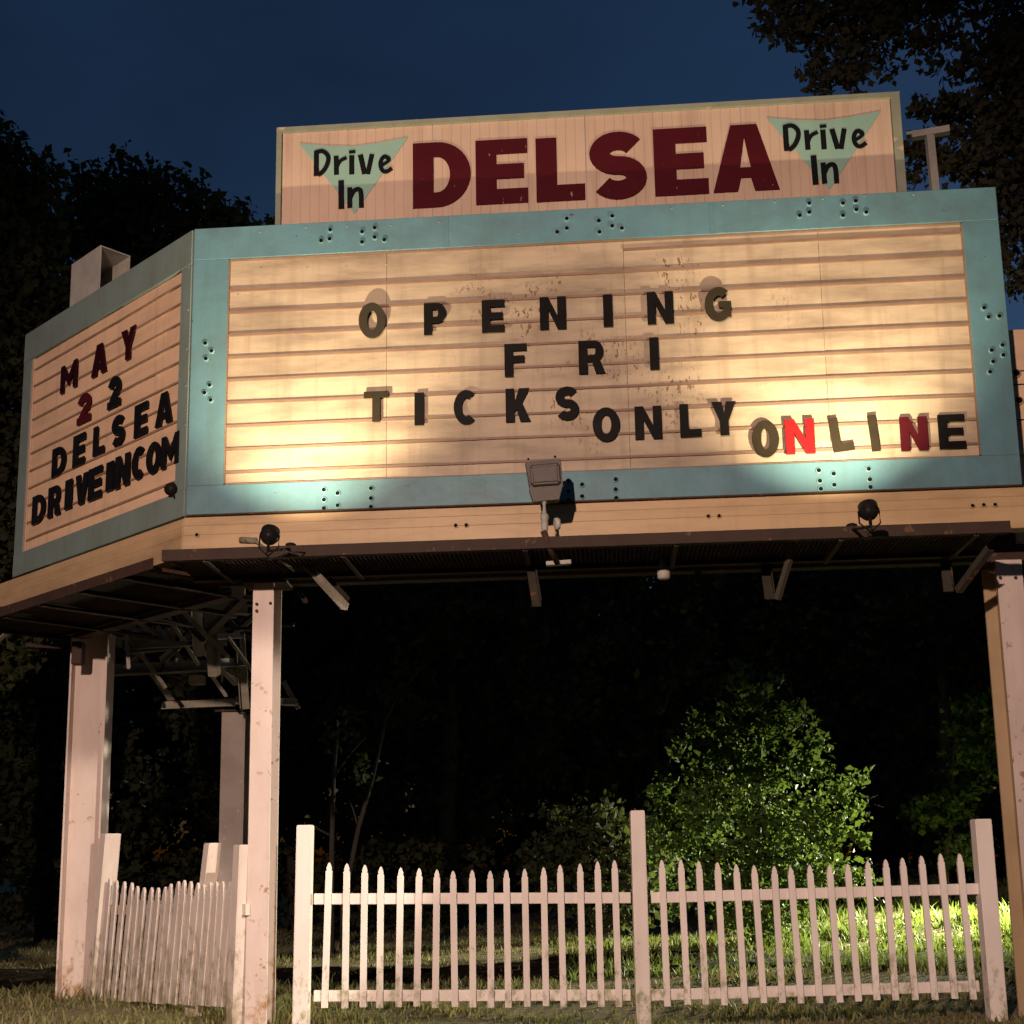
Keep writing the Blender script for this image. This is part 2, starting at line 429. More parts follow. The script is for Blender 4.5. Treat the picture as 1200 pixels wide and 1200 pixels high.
# dark brown band of ground across the lot behind the sign
bm = bmesh.new()
rows = []
def dark_band_mid(x): return 15.6 + 0.10 * x + 0.25 * math.sin(x * 0.7), (1.0 + 0.17 * max(0, x + 2)) * (1 + 0.15 * math.sin(x * 1.9))
for i in range(161):
    x = -14 + i * 0.2
    mid, hw = dark_band_mid(x)
    e0, e1 = hw * random.uniform(0.8, 1.15), hw * random.uniform(0.8, 1.15)
    row = []
    for k in range(-6, 7):
        y = mid + (e1 if k > 0 else e0) * k / 6
        row.append(bm.verts.new((x + random.uniform(-.05, .05), y, gz(x, y) + 0.012 + (random.uniform(0.0, 0.05) if abs(k) < 6 else -0.03))))
    rows.append(row)
for A, B in zip(rows, rows[1:]):
    for k in range(12):
        bm.faces.new((A[k], B[k], B[k + 1], A[k + 1]))
me = bpy.data.meshes.new('dark_band'); bm.to_mesh(me); bm.free()
DARK_BAND = tag(link('dark_band', me, dark_band_material()), kind='structure')
def in_dark_band(x, y):
    mid = 15.6 + 0.10 * x + 0.25 * math.sin(x * 0.7)
    hw = (1.0 + 0.17 * max(0, x + 2)) * (1 + 0.15 * math.sin(x * 1.9))
    return abs(y - mid) < hw

# ------------------------------------------------------------------ the marquee sign
UR = FR.uz(1165, 222)[0]
UR = (UR + FR.uz(1197, 570)[0]) / 2
ZT = (FR.uz(227, 270)[1] + FR.uz(1165, 222)[1]) / 2
ZB = (FR.uz(222, 605)[1] + FR.uz(1197, 570)[1]) / 2
IU0 = (FR.uz(268, 305)[0] + FR.uz(264, 570)[0]) / 2
IU1 = (FR.uz(1127, 262)[0] + FR.uz(1148, 535)[0]) / 2
IZ1 = (FR.uz(268, 305)[1] + FR.uz(1127, 262)[1]) / 2
IZ0 = (FR.uz(264, 570)[1] + FR.uz(1148, 535)[1]) / 2

sign_base = FR.pt((UL + UR) / 2, 0, -0.5)
SIGN = empty('marquee_sign', sign_base, 'big roadside marquee sign with teal frames and cream letter boards on white steel posts', 'sign')

# --- front face: teal frame
def part_empty(name, loc, parent):
    o = bpy.data.objects.new(name, None); o.empty_display_size = 0.1
    C.objects.link(o); o.parent = parent
    WLOC[o] = Vector(loc); o.location = Vector(loc) - WLOC[parent]
    return o
rail_t = fpart('frame_rail', FR, UL, UR, IZ1, ZT, -0.14, 0.034, M['teal'], SIGN, 0.004)
rail_b = fpart('frame_rail', FR, UL, UR, ZB, IZ0, -0.14, 0.034, M['teal'], SIGN, 0.004)
stile_l = fpart('frame_stile', FR, UL, IU0, IZ0, IZ1, -0.14, 0.031, M['teal'], SIGN, 0.003)
stile_r = fpart('frame_stile', FR, IU1, UR, IZ0, IZ1, -0.14, 0.031, M['teal'], SIGN, 0.003)
fpart('drip_edge', FR, UL + 0.01, UR - 0.01, ZB - 0.012, ZB - 0.001, -0.10, 0.058, M['rust'], SIGN)
fpart('backing', FR, UL + 0.02, UR - 0.02, ZB + 0.02, ZT - 0.02, -0.20, -0.145, M['steel'], SIGN)

for px, rl, a, b in ((520, rail_t, IZ1, ZT), (838, rail_t, IZ1, ZT), (560, rail_b, ZB, IZ0), (862, rail_b, ZB, IZ0)):
    u = FR.uz(px, 420)[0]
    fpart('sheet_lap', FR, u, u + 0.05, a + 0.003, b - 0.003, 0.030, 0.0362, M['teal'], rl)
# --- front letter boards: rows between the tracks, each row of four sheets
line_px = [342, 367, 394, 421, 447, 473, 500, 526, 554.5]
zl = [FR.uz(268, y)[1] for y in line_px]
step = (zl[0] - zl[-1]) / 8
zl = [zl[0] - step * i for i in range(9)]
top_extra = FR.uz(1000, 280)[1]
edges = [IZ1] + zl + [IZ0]
seams = [IU0] + [FR.uz(x, 430)[0] for x in (453, 735, 968)] + [IU1]
FRONT = part_empty('letter_panel', FR.pt((IU0 + IU1) / 2, IZ0, 0), SIGN)
for r in range(10):
    for s in range(4):
        jit = random.uniform(-0.0015, 0.0015)
        fpart('board', FR, seams[s] + 0.0015, seams[s + 1] - 0.0015, edges[r + 1] + 0.002, edges[r] - 0.002,
              -0.03 - random.random() * 0.002, 0.0 + jit, M['cream'], FRONT)
def track(fc, u0, u1, z, par, mat, d=0.017):
    bm = bmesh.new()
    # a lip that holds the letters: a ledge with an upturned edge
    prof = [(-0.02, -0.006), (d, -0.006), (d, 0.013), (d - 0.004, 0.013), (d - 0.004, 0.0), (-0.02, 0.0)]
    n = 8
    secs = []
    for i in range(n + 1):
        u = u0 + (u1 - u0) * i / n
        dz = random.uniform(-0.0022, 0.0022)
        secs.append([bm.verts.new(fc.pt(u, z + b + dz, a)) for a, b in prof])
    for A, B in zip(secs, secs[1:]):
        for k in range(6):
            bm.faces.new((A[k], B[k], B[(k + 1) % 6], A[(k + 1) % 6]))
    bm.faces.new(secs[0]); bm.faces.new(secs[-1][::-1])
    return build('letter_track', bm, mat, par)
for z in zl:
    track(FR, IU0 + 0.004, IU1 - 0.004, z, FRONT, M['track'])
track(FR, FR.uz(731, 296)[0], IU1 - 0.004, top_extra, FRONT, M['track'])
# narrow metal edging round the opening
for (a, b, c, d) in ((IU0, IU1, IZ1 - 0.011, IZ1 - 0.001), (IU0, IU1, IZ0 + 0.001, IZ0 + 0.009)):
    fpart('edging', FR, a + 0.012, b - 0.012, c, d, 0.004, 0.024, M['track'], FRONT)
fpart('edging', FR, IU0 + 0.001, IU0 + 0.010, IZ0 + 0.01, IZ1 - 0.012, 0.004, 0.028, M['track'], FRONT)
fpart('edging', FR, IU1 - 0.010, IU1 - 0.001, IZ0 + 0.01, IZ1 - 0.012, 0.004, 0.028, M['track'], FRONT)

# --- fascia below the frame: three folded strips
ZF = (FR.uz(200, 641)[1] + FR.uz(1190, 605)[1]) / 2 - 0.10
fz = [ZB - 0.013, ZB - 0.085, ZB - 0.165, ZF]
for i in range(3):
    fpart('fascia_strip', FR, UL - 0.02, UR + 0.05, fz[i + 1] + 0.003, fz[i], -0.10, 0.02 + 0.012 * i, M['fascia'], SIGN, 0.003)
    fpart('fascia_strip', LF, -3.35, -0.0 - 0.012 * (2 - i), fz[i + 1] + 0.003, fz[i] - 0.001, -0.10, 0.02 + 0.012 * i, M['fascia'], SIGN, 0.003)

# --- left face
a0 = LF.uz(32, 392); a1 = LF.uz(19, 676)
LU0 = (a0[0] + a1[0]) / 2
li = [LF.uz(*q) for q in ((214.5, 320), (209.5, 579.5), (41, 420), (29, 647))]
LI1 = (li[0][0] + li[1][0]) / 2; LI0 = (li[2][0] + li[3][0]) / 2
LZ1 = (li[0][1] + li[2][1]) / 2; LZ0 = (li[1][1] + li[3][1]) / 2
fpart('frame_rail', LF, LU0, -0.004, LZ1, ZT, -0.14, 0.030, M['teal_old'], SIGN, 0.004)
fpart('frame_rail', LF, LU0, -0.004, ZB, LZ0, -0.14, 0.030, M['teal_old'], SIGN, 0.004)
fpart('frame_stile', LF, LU0, LI0, LZ0, LZ1, -0.14, 0.027, M['teal_old'], SIGN, 0.003)
fpart('frame_stile', LF, LI1, -0.004, LZ0, LZ1, -0.14, 0.027, M['teal_old'], SIGN, 0.003)
fpart('backing', LF, LU0 + 0.02, -0.2, ZB + 0.02, ZT - 0.02, -0.20, -0.145, M['steel'], SIGN)
LEFTP = part_empty('letter_panel', LF.pt((LI0 + LI1) / 2, LZ0, 0), SIGN)
zz = LF.uz(214, 334)[1]
le = [LZ1]
while zz > LZ0 + 0.03:
    le.append(zz); zz -= 0.1695
le.append(LZ0)
for r in range(len(le) - 1):
    us = LI0 + (LI1 - LI0) * (0.12 if r == len(le) - 2 else random.choice((0.45, 0.5, 0.62)))
    for (p, q) in ((LI0, us), (us, LI1)):
        fpart('board', LF, p + 0.0012, q - 0.0012, le[r + 1] + 0.002, le[r] - 0.002, -0.03, random.uniform(-0.001, 0.001), M['peach'], LEFTP)
for z in le[1:-1]:
    track(LF, LI0 + 0.004, LI1 - 0.004, z, LEFTP, M['trackdark'], 0.012)
fpart('edging', LF, LI0 + 0.001, LI0 + 0.03, LZ0 + 0.002, LZ1 - 0.002, 0.004, 0.020, M['header'], LEFTP)

# --- sockets where tubes once stood, screws
def socket_mesh():
    bm = bmesh.new()
    n = 12
    prof = [(0.025, 0.0, 0), (0.0235, 0.010, 0), (0.0165, 0.013, 0), (0.0155, 0.004, 1)]
    rings = [[bm.verts.new((r * math.cos(2 * math.pi * k / n), r * math.sin(2 * math.pi * k / n), h)) for k in range(n)] for r, h, _ in prof]
    for A, B in zip(rings, rings[1:]):
        for k in range(n): bm.faces.new((A[k], A[(k + 1) % n], B[(k + 1) % n], B[k]))
    f = bm.faces.new(rings[-1]); f.material_index = 1
    for k, fc in enumerate(bm.faces):
        if fc.calc_center_median().xy.length < 0.0162: fc.material_index = 1
    me = bpy.data.meshes.new('tube_socket'); bm.to_mesh(me); bm.free()
    me.materials.append(M['tealring']); me.materials.append(M['hole'])
    return me
SOCK = socket_mesh()
SOCKF = SOCK.copy(); SOCKF.materials[0] = M['fascia']
def screw_mesh():
    bm = bmesh.new()
    bmesh.ops.create_uvsphere(bm, u_segments=8, v_segments=5, radius=0.0095)
    for v in bm.verts: v.co.z *= 0.5
    me = bpy.data.meshes.new('screw'); bm.to_mesh(me); bm.free(); me.materials.append(M['screw'])
    return me
SCR = screw_mesh()
def stick(me, name, fc, px, py, wd, parent, sc=1.0):
    u, z = fc.uz(px, py, wd)
    o = link(name, me, None, parent, fc.pt(u, z, wd))
    m = fc.mat(0, 0, 0).to_3x3()
    o.rotation_euler = m.to_euler()
    o.scale = (sc, sc, sc)
    return o
def Z(o, s, L): return [(o[0] + x / s, o[1] + y / s) for x, y in L]
S_top = (Z((300, 90), 3, [(262, 540), (260, 572), (230, 578), (374, 547), (374, 583), (418, 533), (418, 566), (452, 575)])
         + Z((650, 90), 2.667, [(38, 445), (38, 475), (8, 487), (138, 452), (180, 437), (180, 468), (210, 475), (140, 487),
                                (795, 397), (795, 425), (765, 435), (900, 397), (900, 435), (940, 390), (942, 417), (973, 425)]))
S_left = Z((200, 250), 3, [(123, 458), (145, 485), (125, 512), (138, 605), (120, 632), (142, 658)])
S_bot = (Z((200, 250), 3, [(540, 973), (540, 1008), (540, 1038), (588, 985), (588, 1028), (705, 968), (705, 1003), (705, 1033)])
         + Z((550, 280), 3.4286, [(398, 972), (398, 1015), (400, 1050), (453, 988), (453, 1035), (588, 967), (588, 1008), (590, 1043)])
         + Z((850, 220), 3, [(328, 995), (332, 1032), (335, 1060), (380, 1007), (382, 1046), (503, 990), (507, 1027), (509, 1054)]))
S_right = Z((850, 220), 3, [(908, 424), (924, 456), (962, 453), (973, 555), (935, 573), (976, 590), (940, 613), (929, 649)])
for L, par, wd in ((S_top, rail_t, 0.034), (S_left, stile_l, 0.031), (S_bot, rail_b, 0.034), (S_right, stile_r, 0.031)):
    for x, y in L:
        stick(SOCK, 'tube_socket', FR, x, y, wd, par)
for x, y in (Z((850, 220), 3, [(868, 1119), (907, 1116), (947, 1115)]) + Z((550, 280), 3.4286, [(960, 1115), (1003, 1114)])
             + Z((280, 560), 2.727, [(693, 153), (727, 152)]) + [(231, 627)]):
    stick(SOCKF, 'bolt_hole', FR, x, y, 0.045, SIGN, 0.85)
for x, y in (Z((300, 90), 3, [(175, 530), (320, 525), (475, 523), (15, 545), (645, 510), (925, 550)])
             + Z((650, 90), 2.667, [(365, 412), (525, 402), (687, 392), (838, 382), (968, 372), (1122, 368)])):
    stick(SCR, 'screw', FR, x, y, 0.034, rail_t)
for x, y in [(222, 313), (221.5, 363), (220, 409), (219, 452), (218, 498)]:
    stick(SCR, 'screw', LF, x - 1, y, 0.027, SIGN, 0.9)
for x, y in [(214, 341), (245, 343), (279, 345), (306, 314), (360, 314), (406, 312), (453, 310)]:
    if x > 268: stick(SCR, 'screw', FR, x, y, 0.001, FRONT, 0.8)

# ------------------------------------------------------------------ glyphs
def arc(cx, cy, rx, ry, a0, a1, n=14):
    return [(cx + rx * math.cos(R_(a0 + (a1 - a0) * i / n)), cy + ry * math.sin(R_(a0 + (a1 - a0) * i / n))) for i in range(n + 1)]
def stroke(pts, t):
    """outline of a thick line; t a number or one per point"""
    n = len(pts); A = []; B = []
    for i, (x, y) in enumerate(pts):
        x0, y0 = pts[max(i - 1, 0)]; x1, y1 = pts[min(i + 1, n - 1)]
        dx, dy = x1 - x0, y1 - y0; l = math.hypot(dx, dy) or 1
        h = (t[i] if hasattr(t, '__len__') else t) / 2
        A.append((x - dy / l * h, y + dx / l * h)); B.append((x + dy / l * h, y - dx / l * h))
    return A + B[::-1]
def rect(a, b, c, d): return [(a, b), (c, b), (c, d), (a, d)]
def glyph(ch, w, t, k=0.85):
    """components [(outer, holes)] in a box w wide and 1 high; t stem, k*t for level strokes"""
    if ch in 'SC2GOD': t = min(t, 0.36 * w)
    h = t * k
    if ch == 'I': return [(rect(0, 0, w, 1), [])]
    if ch == 'E': return [([(0, 0), (w, 0), (w, h), (t, h), (t, .5 - h / 2), (w * .93, .5 - h / 2), (w * .93, .5 + h / 2), (t, .5 + h / 2), (t, 1 - h), (w, 1 - h), (w, 1), (0, 1)], [])]
    if ch == 'F': return [([(0, 0), (t, 0), (t, .42), (w * .9, .42), (w * .9, .42 + h), (t, .42 + h), (t, 1 - h), (w, 1 - h), (w, 1), (0, 1)], [])]
    if ch == 'L': return [([(0, 0), (w, 0), (w, h * 1.1), (t, h * 1.1), (t, 1), (0, 1)], [])]
    if ch == 'T': return [([((w - t) / 2, 0), ((w + t) / 2, 0), ((w + t) / 2, 1 - h), (w, 1 - h), (w, 1), (0, 1), (0, 1 - h), ((w - t) / 2, 1 - h)], [])]
    if ch == 'N': return [([(0, 0), (t, 0), (t, .60), (w - t, 0), (w, 0), (w, 1), (w - t, 1), (w - t, .42), (t, 1), (0, 1)], [])]
    if ch == 'M':
        q = t * .85
        return [([(0, 0), (q, 0), (q, .62), (w / 2, .18), (w - q, .62), (w - q, 0), (w, 0), (w, 1), (w - q, 1), (w / 2, .52), (q, 1), (0, 1)], [])]
    if ch == 'V': return [([(w / 2 - t * .55, 0), (w / 2 + t * .55, 0), (w, 1), (w - t * 1.05, 1), (w / 2, .30), (t * 1.05, 1), (0, 1)], [])]
    if ch == 'Y': return [([(w / 2 - t / 2, 0), (w / 2 + t / 2, 0), (w / 2 + t / 2, .42), (w, 1), (w - t * 1.15, 1), (w / 2, .63), (t * 1.15, 1), (0, 1), (w / 2 - t / 2, .42)], [])]
    if ch == 'K': return [([(0, 0), (t, 0), (t, .30), (t * 1.25, .37), (w - t * 1.2, 0), (w, 0), (t + (w - t) * .48, .57), (w * .97, 1), (w * .97 - t * 1.2, 1), (t, .56), (t, 1), (0, 1)], [])]
    if ch == 'A':
        q = t * 1.12
        o = [(0, 0), (q, 0), (q + .055 * w, .2), (w - q - .055 * w, .2), (w - q, 0), (w, 0), (w / 2 + t * .60, 1), (w / 2 - t * .60, 1)]
        xl = lambda y: q * .98 + (w / 2 - q * .98) * (y / .86)
        return [(o, [[(xl(.36), .36), (w - xl(.36), .36), (w / 2, .80)]])]
    if ch == 'O': return [(arc(w / 2, .5, w / 2, .52, 0, 350, 35), [arc(w / 2, .5, w / 2 - t, .52 - h * 1.08, 0, 350, 35)])]
    if ch == 'D':
        return [([(0, 0)] + arc(w * .42, .5, w * .58, .5, -90, 90, 18) + [(0, 1)],
                 [[(t, h)] + arc(w * .42, .5, w * .58 - t, .5 - h, -90, 90, 18) + [(t, 1 - h)]])]
    if ch in 'PR':
        b0 = .36; r = (1 - b0) / 2
        o = [(0, 0), (t, 0), (t, b0)]
        if ch == 'R':
            o = [(0, 0), (t, 0), (t, b0), (w * .5, b0), (w - t * 1.1, 0), (w, 0), (w * .80, b0 + .05)]
            o += arc(w * .94 - r * .82, b0 + r, r * .82, r, -58, 90, 14)
        else:
            o += arc(w - r * .85, b0 + r, r * .85, r, -90, 90, 14)
        o += [(0, 1)]
        cx = (w * .94 - r * .82) if ch == 'R' else (w - r * .85)
        return [(o, [[(t, b0 + h * .95)] + arc(cx, b0 + r, max(r * .82 - t, .03), r - h * .95, -90, 90, 12) + [(t, 1 - h * .95)]])]
    if ch == 'C':
        return [(stroke(arc(w * .56, .5, w * .56 - t / 2, .52 - t / 2, 52, 308, 26), t), [])]
    if ch == 'G':
        return [(stroke(arc(w * .53, .5, w * .53 - t / 2, .52 - t / 2, 48, 335, 28), t), []),
                (rect(w * .52, .40, w, .40 + h * .85), []), (rect(w - t * .95, .10, w, .55), [])]
    if ch == 'S':
        ry = (1.03 - t) / 4; rx = (w - t) / 2
        return [(stroke(arc(w / 2, 1.015 - t / 2 - ry, rx, ry, 30, 270, 18) + arc(w / 2, -.015 + t / 2 + ry, rx, ry, 90, -150, 18)[1:], t), [])]
    if ch == '2':
        rx = (w - t) / 2; ry = .26
        return [(stroke(arc(w / 2, 1 - t / 2 - ry, rx, ry, 165, -25, 16) + [(w * .62, .45), (t * .75, .12)], t), []), (rect(0, 0, w, h), [])]
    raise KeyError(ch)
def extrude(bm, outer, holes, z0, z1, mi=0):
    loops = [outer] + list(holes)
    tri = tessellate_polygon([[Vector((x, y, 0)) for x, y in l] for l in loops])
    flat = [p for l in loops for p in l]
    top = [bm.verts.new((x, y, z1)) for x, y in flat]
    bot = [bm.verts.new((x, y, z0)) for x, y in flat] if z0 is not None else None
    for a, b, c in tri:
        try:
            f = bm.faces.new((top[a], top[b], top[c]))
            if bot: bm.faces.new((bot[c], bot[b], bot[a]))
        except ValueError: pass
    if bot:
        k = 0
        for l in loops:
            n = len(l)
            for i in range(n):
                a, b = k + i, k + (i + 1) % n
                try: bm.faces.new((top[a], top[b], bot[b], bot[a]))
                except ValueError: pass
            k += n
def glyph_mesh(name, comps, sx, sy, depth):
    """centred on its foot: x from -w/2, y from 0"""
    bm = bmesh.new()
    for i, (o, hs) in enumerate(comps):
        d1 = depth - i * 0.0009
        extrude(bm, [(x * sx, y * sy) for x, y in o], [[(x * sx, y * sy) for x, y in h] for h in hs], 0.0 + i * 0.0006, d1)
    bmesh.ops.recalc_face_normals(bm, faces=bm.faces)
    me = bpy.data.meshes.new(name); bm.to_mesh(me); bm.free()
    return me
def put_letter(ch, fc, xl, xr, yt, yb, label, mat, group, off=0.021, depth=0.012, roll=0.0, lean=0.0, stem=0.25, turn=0.0):
    xc = (xl + xr) / 2
    u, z0 = fc.uz(xc, yb, off); _, z1 = fc.uz(xc, yt, off)
    ym = (yt + yb) / 2
    wd = fc.uz(xr, ym, off)[0] - fc.uz(xl, ym, off)[0]
    ht = (z1 - z0) / max(math.cos(R_(lean)), 0.5)
    ratio = wd / ht
    st = min(stem, ratio) if ch != 'I' else ratio
    me = glyph_mesh('sign_letter', glyph(ch, ratio, st), ht, ht, depth)
    for v in me.vertices: v.co.x -= wd / 2
    me.materials.append(mat)
    o = bpy.data.objects.new('sign_letter', me); C.objects.link(o)
    o.matrix_world = fc.mat(u, z0, off) @ Matrix.Rotation(R_(roll), 4, 'Z') @ Matrix.Rotation(R_(lean), 4, 'X') @ Matrix.Rotation(R_(turn), 4, 'Y')
    WLOC[o] = o.matrix_world.translation.copy()
    tag(o, label, 'letter', group)
    return o

k = M['letter']; kb = M['letterbrown']
g1 = 'changeable letters on the front of the marquee'
FRONT_LETTERS = [
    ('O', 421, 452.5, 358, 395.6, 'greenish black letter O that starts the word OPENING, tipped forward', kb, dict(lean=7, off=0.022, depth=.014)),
    ('P', 497, 523, 355.6, 392.4, 'black letter P, second letter of the word OPENING', k, {}),
    ('E', 565, 591.4, 352, 389.6, 'black letter E, third letter of the word OPENING', k, {}),
    ('N', 633, 663.6, 348.4, 386, 'black letter N in the middle of the word OPENING, before the I', k, {}),
    ('I', 707.4, 718.4, 345.6, 383, 'black letter I in the word OPENING', k, {}),
    ('N', 759, 790, 342.4, 380, 'black letter N next to the G that ends OPENING', k, {}),
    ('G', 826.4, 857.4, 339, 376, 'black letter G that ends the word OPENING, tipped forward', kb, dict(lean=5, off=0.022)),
    ('F', 591.6, 617.6, 403.4, 441.2, 'black letter F that starts the word FRI', k, {}),
    ('R', 678.6, 709.6, 399.6, 438, 'black letter R in the middle of the word FRI', k, {}),
    ('I', 762, 773, 396, 433.6, 'black letter I that ends the word FRI', k, {}),
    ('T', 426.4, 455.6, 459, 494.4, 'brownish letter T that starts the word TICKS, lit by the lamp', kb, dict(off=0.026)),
    ('I', 486, 497, 460.6, 498.4, 'black letter I, second letter of the word TICKS', k, {}),
    ('C', 532, 558.4, 458.4, 496.8, 'black letter C in the middle of the word TICKS', k, {}),
    ('K', 593, 622, 455.6, 494.4, 'black letter K in the word TICKS', k, {}),
    ('S', 651.4, 679, 454, 492, 'black letter S that ends the word TICKS', k, {}),
    ('O', 695, 727, 478.6, 517, 'black letter O that starts the word ONLY', k, {}),
    ('N', 744.6, 776, 476.4, 514.6, 'black letter N in the word ONLY', k, {}),
    ('L', 797.4, 822.4, 473.6, 512.4, 'black letter L in the word ONLY', k, {}),
    ('Y', 835, 864, 471, 510.4, 'dark letter Y that ends the word ONLY', k, dict(off=0.026)),
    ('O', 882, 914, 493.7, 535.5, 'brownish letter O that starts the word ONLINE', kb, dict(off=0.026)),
    ('N', 921, 955.5, 492, 532.5, 'bright red letter N, second letter of the word ONLINE', M['letterred'], dict(off=0.022, depth=0.026)),
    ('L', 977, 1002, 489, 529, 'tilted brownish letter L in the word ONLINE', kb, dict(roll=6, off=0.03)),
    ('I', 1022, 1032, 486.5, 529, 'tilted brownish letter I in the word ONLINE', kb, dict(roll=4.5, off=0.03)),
    ('N', 1056, 1088, 489, 528.7, 'dark red letter N next to the E that ends ONLINE', M['letterdark'], dict(off=0.024, depth=0.02)),
    ('E', 1101, 1132.5, 486, 526, 'black letter E that ends the word ONLINE, at the edge of the board', k, {}),
]
for ch, a, b, c, d, lab, mt, kw in FRONT_LETTERS:
    put_letter(ch, FR, a, b, c, d, lab, mt, g1, **kw)
def zl_(x): return 20 + x / 4.286
def zy_(y): return 360 + y / 4.286
g2 = 'changeable letters on the left face of the marquee'
LEFT_LETTERS = [
    ('M', 222, 300, 285, 417, 'dark red letter M that starts the word MAY on the left face', 1),
    ('A', 378, 450, 190, 338, 'dark red letter A in the middle of the word MAY', 1),
    ('Y', 525, 595, 112, 262, 'dark red letter Y that ends the word MAY', 1),
    ('2', 305, 370, 437, 580, 'red figure 2, the first figure of the 22 on the left face', 2),
    ('2', 458, 520, 352, 503, 'dark figure 2, the second figure of the 22 on the left face', 0),
    ('D', 178, 243, 705, 845, 'black letter D that starts the word DELSEA on the left face', 0),
    ('E', 283, 340, 643, 797, 'black letter E after the first D of DELSEA on the left face', 0),
    ('L', 385, 438, 598, 742, 'black letter L in the word DELSEA on the left face', 0),
    ('S', 478, 540, 548, 695, 'black letter S in the word DELSEA on the left face', 0),
    ('E', 592, 655, 487, 648, 'black letter E before the last A of DELSEA on the left face', 0),
    ('A', 698, 780, 432, 590, 'black letter A that ends the word DELSEA on the left face', 0),
    ('D', 78, 140, 945, 1083, 'black letter D that starts DRIVEINCOM on the left face', 0),
    ('R', 158, 218, 902, 1050, 'black letter R in the word DRIVEINCOM', 0),
    ('I', 243, 275, 870, 1014, 'black letter I between R and V in DRIVEINCOM', 0),
    ('V', 295, 355, 842, 990, 'black letter V in the word DRIVEINCOM', 0),
    ('E', 360, 425, 808, 965, 'black letter E in the word DRIVEINCOM', 0),
    ('I', 450, 485, 780, 922, 'black letter I between E and N in DRIVEINCOM', 0),
    ('N', 495, 565, 745, 903, 'black letter N in the word DRIVEINCOM', 0),
    ('C', 580, 640, 708, 862, 'black letter C in the word DRIVEINCOM', 0),
    ('O', 652, 722, 683, 833, 'black letter O in the word DRIVEINCOM', 0),
    ('M', 728, 815, 642, 800, 'black letter M that ends DRIVEINCOM at the board edge', 0),
]
for ch, a, b, c, d, lab, mi in LEFT_LETTERS:
    put_letter(ch, LF, zl_(a), zl_(b), zy_(c), zy_(d), lab, (k, M['letterwine'], M['letterruby'])[mi], g2, off=0.02, depth=0.014, stem=0.265)

# ------------------------------------------------------------------ header box with the painted name
HW = -0.11                                             # set back from the front face
hp = [FR.uz(325, 152, HW), FR.uz(1053, 108, HW), FR.uz(1062, 223, HW), FR.uz(323, 263, HW)]
HU0 = (hp[0][0] + hp[3][0]) / 2; HU1 = (hp[1][0] + hp[2][0]) / 2
HZ1 = (hp[0][1] + hp[1][1]) / 2; HZ0 = ZT + 0.003
HEAD = part_empty('header_box', FR.pt((HU0 + HU1) / 2, HZ0, HW - 0.2), SIGN)
fpart('case', FR, HU0 + 0.004, HU1 - 0.004, HZ0, HZ1 - 0.004, HW - 0.45, HW - 0.035, M['olive'], HEAD)
TR = 0.045
hs = [HU0 + TR] + [FR.uz(x, 200, HW)[0] for x in (507, 687, 871)] + [HU1 - TR * 1.6]
def sheet(u0, u1):
    """ribbed metal sheet, fine vertical ribs"""
    bm = bmesh.new()
    n = max(2, int((u1 - u0) / 0.075))
    cols = []
    for i in range(n + 1):
        u = u0 + (u1 - u0) * i / n
        for du, dw in ((-0.004, 0), (0, -0.0035), (0.004, 0)) if 0 < i < n else ((0, 0),):
            cols.append((u + du, dw))
    A = [bm.verts.new(FR.pt(u, HZ0, HW - 0.004 + dw)) for u, dw in cols]
    B = [bm.verts.new(FR.pt(u, HZ1 - TR, HW - 0.004 + dw)) for u, dw in cols]
    A2 = [bm.verts.new(FR.pt(u, HZ0, HW - 0.03)) for u in (u0, u1)]
    B2 = [bm.verts.new(FR.pt(u, HZ1 - TR, HW - 0.03)) for u in (u0, u1)]
    for i in range(len(cols) - 1):
        bm.faces.new((A[i], A[i + 1], B[i + 1], B[i]))
    bm.faces.new((A2[0], A[0], B[0], B2[0])); bm.faces.new((A[-1], A2[1], B2[1], B[-1]))
    bm.faces.new([B[0]] + B[1:] + [B2[1], B2[0]])
    return build('sheet', bm, M['header'], HEAD)
for i in range(4):
    sheet(hs[i] + 0.004, hs[i + 1] - 0.004)
for u in hs[1:4]:
    fpart('seam_strip', FR, u - 0.0035, u + 0.0035, HZ0, HZ1 - TR, HW - 0.03, HW - 0.010, M['galv'], HEAD)
fpart('trim', FR, HU0, HU1, HZ1 - TR + 0.001, HZ1, HW - 0.03, HW + 0.022, M['olive'], HEAD)
fpart('trim', FR, HU0, HU0 + TR - 0.001, HZ0, HZ1 - TR, HW - 0.03, HW + 0.020, M['olive'], HEAD)
fpart('trim', FR, HU1 - TR * 1.6 + 0.001, HU1, HZ0, HZ1 - TR, HW - 0.03, HW + 0.020, M['olive'], HEAD)

